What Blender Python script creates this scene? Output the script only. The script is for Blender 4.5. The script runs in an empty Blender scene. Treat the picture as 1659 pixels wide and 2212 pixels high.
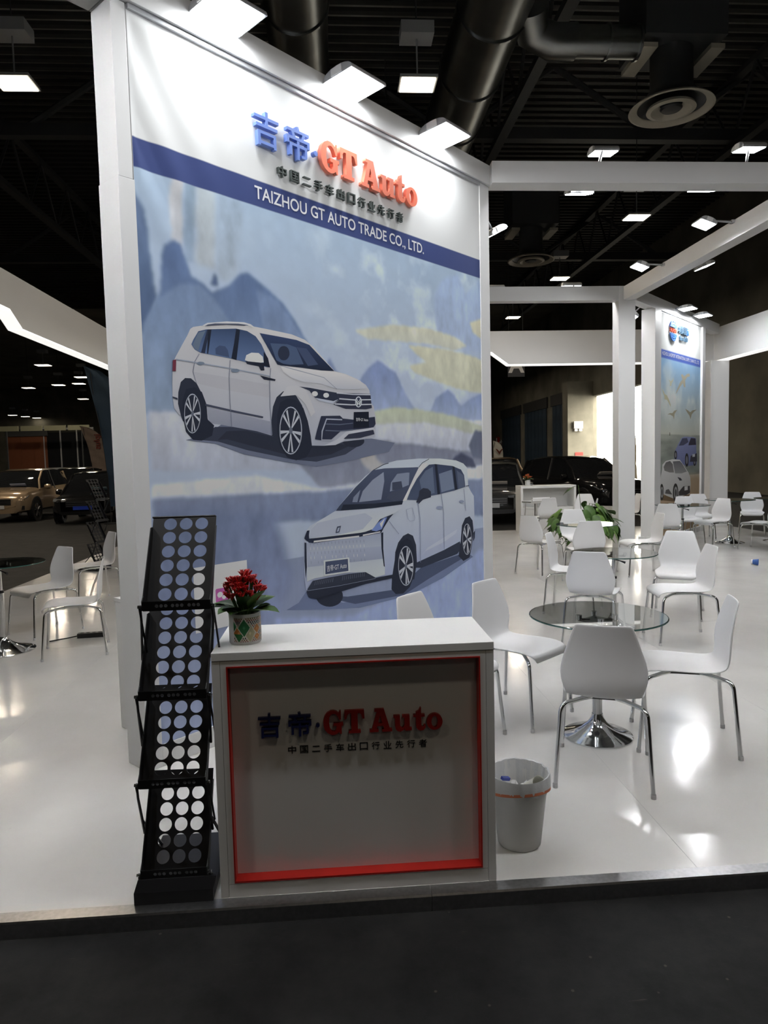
import bpy, bmesh, math, random
import numpy as np
from mathutils import Vector, Matrix
random.seed(7); RNG = np.random.RandomState(5)
PI = math.pi
S = bpy.context.scene
COL = S.collection

# ------------------------------------------------------------------ camera
CAM_H = 1.6
yaw, pit, rol = (math.radians(a) for a in (3.9, 4.3, -1.366))
fw = Vector((math.sin(yaw)*math.cos(pit), math.cos(yaw)*math.cos(pit), -math.sin(pit)))
rt = Vector((math.cos(yaw), -math.sin(yaw), 0)); up = rt.cross(fw)
rt, up = rt*math.cos(rol)+up*math.sin(rol), up*math.cos(rol)-rt*math.sin(rol)
cam = bpy.data.cameras.new('camera'); camo = bpy.data.objects.new('camera', cam); COL.objects.link(camo)
M3 = Matrix((rt, up, -fw)).transposed()
camo.matrix_world = Matrix.Translation((0, 0, CAM_H)) @ M3.to_4x4()
cam.sensor_fit = 'VERTICAL'; cam.sensor_height = 24.0; cam.lens = 24.0*1512/2212
cam.clip_start = .05; cam.clip_end = 400
S.camera = camo

# ------------------------------------------------------------------ world, sun, exposure
W = bpy.data.worlds.new('world'); S.world = W; W.use_nodes = True
wn = W.node_tree.nodes; wl = W.node_tree.links
bg = wn['Background']
bg.inputs['Color'].default_value = (1.0, .93, .78, 1); bg.inputs['Strength'].default_value = 16.0
sun = bpy.data.lights.new('sun', 'SUN'); sun.energy = 14; sun.angle = .01; sun.color = (1, .86, .62)
suno = bpy.data.objects.new('sun', sun); COL.objects.link(suno)
suno.rotation_euler = Vector((.75, -.35, -.56)).to_track_quat('-Z', 'Y').to_euler()
S.view_settings.view_transform = 'Standard'; S.view_settings.look = 'None'
S.view_settings.gamma = 1; S.view_settings.use_curve_mapping = False
S.view_settings.exposure = 0.0
FLOOD = 16.0       # watts of one booth floodlight
HALL = 60.0        # watts of one high-bay hall lamp

# ------------------------------------------------------------------ printed artwork outlines (mm on the banner, sRGB colours)
SUV=[[[[229,1729],[350,1754],[469,1820],[836,1767],[1143,1707],[1448,1736],[1724,1747],[1974,1718],[1907,1655],[1456,1590],[1187,1563],[943,1595],[613,1648],[415,1710]],[92,98,116]],[[[321,1730],[420,1803],[579,1806],[836,1767],[1143,1707],[1447,1726],[1633,1717],[1458,1639],[1189,1595],[979,1613],[635,1673],[435,1722]],[50,54,68]],[[[435,1730],[497,1780],[640,1786],[857,1746],[1142,1693],[1392,1712],[1502,1697],[1321,1640],[1126,1624],[980,1635],[668,1698],[495,1735]],[40,44,56]],[[[1648,1729],[1645,1719],[1636,1711],[1623,1703],[1605,1696],[1584,1691],[1561,1688],[1537,1687],[1514,1688],[1491,1691],[1472,1696],[1455,1703],[1443,1710],[1436,1719],[1434,1728],[1436,1737],[1445,1746],[1457,1753],[1474,1760],[1494,1765],[1517,1768],[1541,1770],[1565,1769],[1587,1766],[1608,1761],[1625,1755],[1638,1747],[1646,1738]],[38,42,54]],[[[287,2324],[306,2337],[353,2349],[526,2376],[649,2390],[701,2391],[765,2390],[898,2385],[1013,2380],[1121,2359],[1188,2325],[1281,2256],[1377,2185],[1479,2174],[1591,2149],[1678,2115],[1714,2078],[1719,2028],[1733,1989],[1755,1969],[1761,1929],[1772,1900],[1762,1763],[1649,1742],[1447,1726],[1364,1702],[1257,1697],[1149,1699],[1132,1762],[835,1757],[715,1783],[569,1802],[459,1820],[382,1826],[209,1857],[192,1864],[167,1897],[160,1958],[162,2026],[167,2087],[179,2148],[190,2168],[229,2229],[267,2287]],[176,174,174],[150,154,166]],[[[368,1913],[817,1843],[832,1760],[715,1783],[569,1802],[382,1826]],[140,143,154],[118,122,138]],[[[294,2097],[532,2083],[827,2061],[829,1984],[528,2009],[309,2036]],[158,158,164]],[[[191,1921],[196,1982],[214,2037],[242,2060],[278,2061],[313,2036],[339,1990],[354,1928],[370,1858],[382,1824],[323,1769],[217,1830],[205,1860]],[40,44,56]],[[[827,1759],[828,1854],[843,1932],[874,1990],[927,2028],[980,2034],[1033,2007],[1079,1951],[1112,1871],[1134,1789],[1150,1699],[1066,1670],[868,1724]],[40,44,56]],[[[244,2001],[299,2015],[344,1991],[369,1929],[374,1842],[415,1811],[398,1754],[330,1726],[275,1730],[232,1776],[217,1861],[219,1938]],[34,38,50]],[[[901,1961],[961,1986],[1032,1980],[1090,1933],[1124,1853],[1145,1762],[1154,1688],[1102,1624],[1015,1607],[944,1626],[889,1689],[868,1785],[873,1881]],[34,38,50]],[[[330,1874],[328,1850],[323,1827],[315,1806],[306,1789],[295,1776],[284,1768],[272,1765],[261,1767],[250,1775],[241,1788],[234,1804],[229,1824],[226,1847],[226,1870],[229,1894],[233,1916],[241,1937],[250,1954],[260,1967],[271,1976],[283,1979],[295,1977],[305,1969],[315,1957],[322,1940],[327,1920],[330,1898]],[150,154,164]],[[[326,1874],[324,1851],[319,1829],[312,1809],[304,1793],[294,1781],[283,1773],[272,1770],[262,1773],[252,1780],[244,1792],[237,1808],[233,1827],[230,1848],[230,1870],[232,1893],[237,1914],[244,1934],[252,1950],[262,1962],[272,1970],[283,1973],[293,1971],[303,1964],[312,1953],[319,1937],[323,1918],[326,1896]],[36,40,52]],[[[283,1867],[325,1868],[325,1884],[284,1873]],[168,171,178]],[[[283,1867],[318,1830],[322,1845],[284,1873]],[168,171,178]],[[[276,1859],[285,1777],[292,1783],[279,1860]],[168,171,178]],[[[276,1859],[266,1775],[274,1774],[279,1860]],[168,171,178]],[[[271,1869],[236,1818],[239,1805],[273,1863]],[168,171,178]],[[[271,1869],[231,1854],[232,1838],[273,1863]],[168,171,178]],[[[275,1883],[244,1932],[240,1919],[273,1878]],[168,171,178]],[[[275,1883],[260,1957],[253,1948],[273,1878]],[168,171,178]],[[[282,1881],[299,1964],[292,1968],[280,1884]],[168,171,178]],[[[282,1881],[314,1944],[309,1954],[280,1884]],[168,171,178]],[[[286,1872],[284,1864],[281,1857],[277,1855],[273,1857],[270,1863],[269,1872],[271,1880],[274,1887],[278,1889],[283,1887],[285,1881]],[90,95,108]],[[[1072,1793],[1068,1759],[1060,1728],[1047,1699],[1031,1676],[1012,1658],[992,1647],[971,1644],[951,1648],[932,1659],[916,1676],[902,1700],[893,1727],[887,1758],[887,1790],[890,1822],[898,1853],[910,1881],[926,1904],[944,1922],[964,1934],[984,1938],[1005,1935],[1024,1925],[1041,1908],[1055,1885],[1065,1857],[1071,1826]],[150,154,164]],[[[1064,1793],[1061,1761],[1053,1731],[1041,1704],[1026,1682],[1009,1665],[991,1655],[972,1651],[953,1655],[935,1665],[920,1682],[908,1704],[899,1730],[895,1759],[894,1790],[897,1821],[905,1850],[916,1876],[930,1899],[947,1916],[965,1927],[984,1931],[1003,1928],[1021,1918],[1036,1902],[1049,1880],[1058,1854],[1063,1824]],[36,40,52]],[[[986,1781],[1059,1761],[1062,1783],[989,1790]],[168,171,178]],[[[986,1781],[1043,1712],[1051,1731],[989,1790]],[168,171,178]],[[[974,1774],[979,1657],[993,1660],[980,1774]],[168,171,178]],[[[974,1774],[946,1663],[959,1658],[980,1774]],[168,171,178]],[[[967,1791],[899,1739],[904,1719],[968,1782]],[168,171,178]],[[[967,1791],[895,1790],[895,1769],[968,1782]],[168,171,178]],[[[975,1808],[928,1891],[918,1875],[970,1803]],[168,171,178]],[[[975,1808],[958,1918],[945,1909],[970,1803]],[168,171,178]],[[[987,1802],[1027,1908],[1015,1917],[983,1807]],[168,171,178]],[[[987,1802],[1050,1872],[1042,1889],[983,1807]],[168,171,178]],[[[993,1791],[990,1780],[984,1771],[977,1768],[969,1771],[964,1779],[963,1791],[966,1803],[971,1811],[979,1815],[986,1812],[991,1803]],[90,95,108]],[[[289,2243],[302,2268],[337,2318],[389,2334],[591,2363],[668,2359],[730,2336],[771,2294],[812,2222],[831,2164],[787,2165],[639,2181],[547,2191],[345,2204],[309,2218]],[48,62,88],[84,102,136]],[[[299,2244],[337,2312],[384,2326],[353,2273],[331,2212],[307,2223]],[88,100,116]],[[[394,2333],[410,2336],[373,2203],[348,2204]],[38,44,60]],[[[400,2333],[423,2338],[394,2202],[387,2203]],[30,34,46]],[[[591,2361],[618,2358],[585,2185],[549,2191],[571,2273]],[28,33,46]],[[[444,2204],[443,2236],[471,2256],[510,2255],[527,2236],[535,2197]],[58,70,96]],[[[786,2254],[817,2218],[831,2164],[782,2169]],[26,30,42]],[[[761,2358],[896,2355],[1048,2350],[1157,2331],[1255,2263],[1373,2185],[1252,2180],[1077,2184],[911,2184],[889,2186],[846,2242]],[44,56,84],[28,34,50]],[[[838,2308],[975,2316],[1046,2304],[1102,2206],[993,2193],[935,2194],[881,2211]],[64,77,102]],[[[988,2263],[987,2253],[983,2244],[977,2235],[969,2227],[960,2221],[950,2217],[939,2215],[929,2215],[920,2217],[911,2222],[904,2228],[899,2236],[896,2245],[895,2254],[897,2264],[901,2273],[907,2282],[914,2290],[923,2296],[933,2300],[943,2302],[954,2302],[963,2300],[972,2296],[979,2290],[984,2282],[987,2273]],[38,44,60]],[[[1046,2306],[1131,2306],[1228,2215],[1139,2198]],[56,66,90]],[[[364,2352],[396,2370],[527,2395],[649,2406],[696,2401],[726,2387],[703,2384],[670,2394],[608,2393],[448,2374],[400,2362],[381,2351]],[178,178,180]],[[[381,2351],[400,2362],[448,2373],[608,2392],[670,2393],[648,2386],[526,2376]],[70,74,88]],[[[911,2181],[1252,2178],[1377,2181],[1479,2172],[1620,2139],[1695,2094],[1589,2078],[1393,2069],[1235,2096],[1085,2095],[990,2115],[933,2146]],[186,184,184],[158,161,170]],[[[911,2179],[1003,2167],[1274,2134],[1390,2067],[1395,2070],[1277,2138],[1005,2172],[912,2183]],[130,134,146]],[[[903,1996],[964,2061],[1035,2070],[1108,2052],[1154,1982],[1189,1910],[1150,1881],[1104,1961],[1033,2012]],[168,168,172]],[[[644,2190],[656,2220],[694,2238],[747,2241],[777,2223],[783,2190],[734,2181],[680,2183]],[188,186,184]],[[[647,2185],[783,2186],[786,2143],[759,2140],[744,2164],[659,2170]],[30,34,46]],[[[1059,2065],[1145,2063],[1312,2050],[1392,2045],[1410,1998],[1348,1972],[1231,1983],[1181,2010],[1145,2045]],[40,45,60]],[[[1217,2029],[1215,2022],[1209,2017],[1200,2012],[1190,2011],[1180,2011],[1171,2015],[1166,2020],[1164,2026],[1166,2032],[1172,2038],[1181,2042],[1191,2044],[1201,2043],[1210,2040],[1215,2035]],[205,210,220]],[[[1317,2025],[1315,2019],[1309,2013],[1300,2009],[1290,2007],[1280,2008],[1272,2011],[1266,2016],[1265,2022],[1267,2028],[1273,2034],[1281,2037],[1291,2039],[1301,2039],[1310,2036],[1315,2031]],[185,190,200]],[[[1193,2002],[1356,1989],[1403,2003],[1348,1972],[1231,1983]],[160,165,178]],[[[1392,2045],[1720,2056],[1732,1959],[1671,1948],[1470,1943],[1355,1967],[1410,1998]],[42,45,60]],[[[1388,2040],[1544,2039],[1720,2046],[1720,2054],[1545,2046],[1389,2047]],[168,171,178]],[[[1410,2003],[1557,2002],[1726,2012],[1726,2020],[1557,2010],[1411,2011]],[168,171,178]],[[[1368,1967],[1527,1968],[1730,1980],[1730,1988],[1527,1976],[1369,1975]],[168,171,178]],[[[1630,1996],[1629,1986],[1625,1977],[1620,1969],[1612,1963],[1604,1959],[1595,1957],[1587,1958],[1579,1961],[1572,1967],[1567,1975],[1564,1983],[1564,1993],[1565,2003],[1569,2012],[1574,2020],[1581,2026],[1590,2030],[1598,2032],[1607,2031],[1615,2028],[1622,2022],[1627,2014],[1630,2006]],[176,180,190]],[[[1623,1996],[1622,1988],[1619,1980],[1615,1974],[1609,1969],[1603,1965],[1596,1964],[1589,1965],[1583,1968],[1578,1972],[1574,1978],[1571,1985],[1571,1993],[1572,2001],[1575,2009],[1579,2015],[1585,2020],[1591,2023],[1598,2025],[1605,2024],[1611,2021],[1616,2017],[1620,2011],[1623,2003]],[52,56,74]],[[[1574,2014],[1597,1990],[1621,2016],[1615,2018],[1597,1995],[1581,2016]],[180,184,194]],[[[1568,2004],[1583,1967],[1596,1984],[1609,1968],[1627,2007],[1620,2008],[1603,1971],[1597,1989],[1588,1970],[1575,2006]],[180,184,194]],[[[1240,1888],[1413,1896],[1440,1878],[1538,1873],[1760,1899],[1767,1849],[1742,1823],[1535,1805],[1415,1793],[1325,1737],[1233,1733],[1179,1739],[1197,1790]],[40,44,60]],[[[1433,1874],[1285,1874],[1240,1792],[1235,1731],[1368,1729],[1368,1738],[1242,1738],[1251,1790],[1291,1866],[1432,1866]],[150,154,166]],[[[1276,1835],[1410,1834],[1537,1847],[1536,1852],[1410,1840],[1277,1841]],[84,90,106]],[[[1274,1793],[1409,1791],[1535,1803],[1535,1809],[1409,1797],[1275,1799]],[84,90,106]],[[[1374,1737],[1464,1788],[1742,1825],[1759,1804],[1505,1775],[1441,1734],[1364,1702],[1258,1699]],[168,170,178]],[[[1441,1743],[1491,1775],[1741,1808],[1751,1778],[1605,1751]],[44,47,62]],[[[1547,1924],[1698,1932],[1697,1825],[1540,1816]],[24,27,38]],[[[360,1918],[551,1889],[761,1861],[764,1871],[554,1899],[363,1928]],[58,62,78]],[[[537,2181],[526,2082],[525,1952],[531,1803],[535,1804],[529,1952],[530,2083],[541,2181]],[104,108,122]],[[[831,2160],[819,2069],[816,1931],[824,1763],[829,1763],[821,1932],[824,2069],[836,2160]],[104,108,122]],[[[334,2198],[302,2152],[289,2096],[309,2034],[312,2035],[293,2097],[306,2151],[337,2197]],[104,108,122]],[[[189,2151],[342,2143],[534,2132],[828,2109],[830,2115],[535,2138],[343,2149],[190,2157]],[128,136,150]],[[[367,2148],[365,2144],[359,2141],[351,2138],[342,2136],[333,2136],[325,2138],[320,2140],[318,2144],[320,2147],[325,2151],[333,2154],[343,2155],[352,2155],[360,2154],[365,2151]],[104,115,130]],[[[603,2127],[600,2123],[593,2119],[583,2116],[572,2114],[560,2114],[550,2116],[544,2119],[542,2122],[544,2127],[551,2131],[561,2134],[573,2135],[584,2136],[594,2134],[601,2131]],[104,115,130]],[[[750,2111],[869,2096],[864,2086],[778,2090]],[28,32,44]],[[[170,2148],[190,2153],[185,2092],[165,2091]],[100,46,60]],[[[158,1958],[188,1951],[189,1942],[160,1949]],[50,54,68]]]
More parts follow.
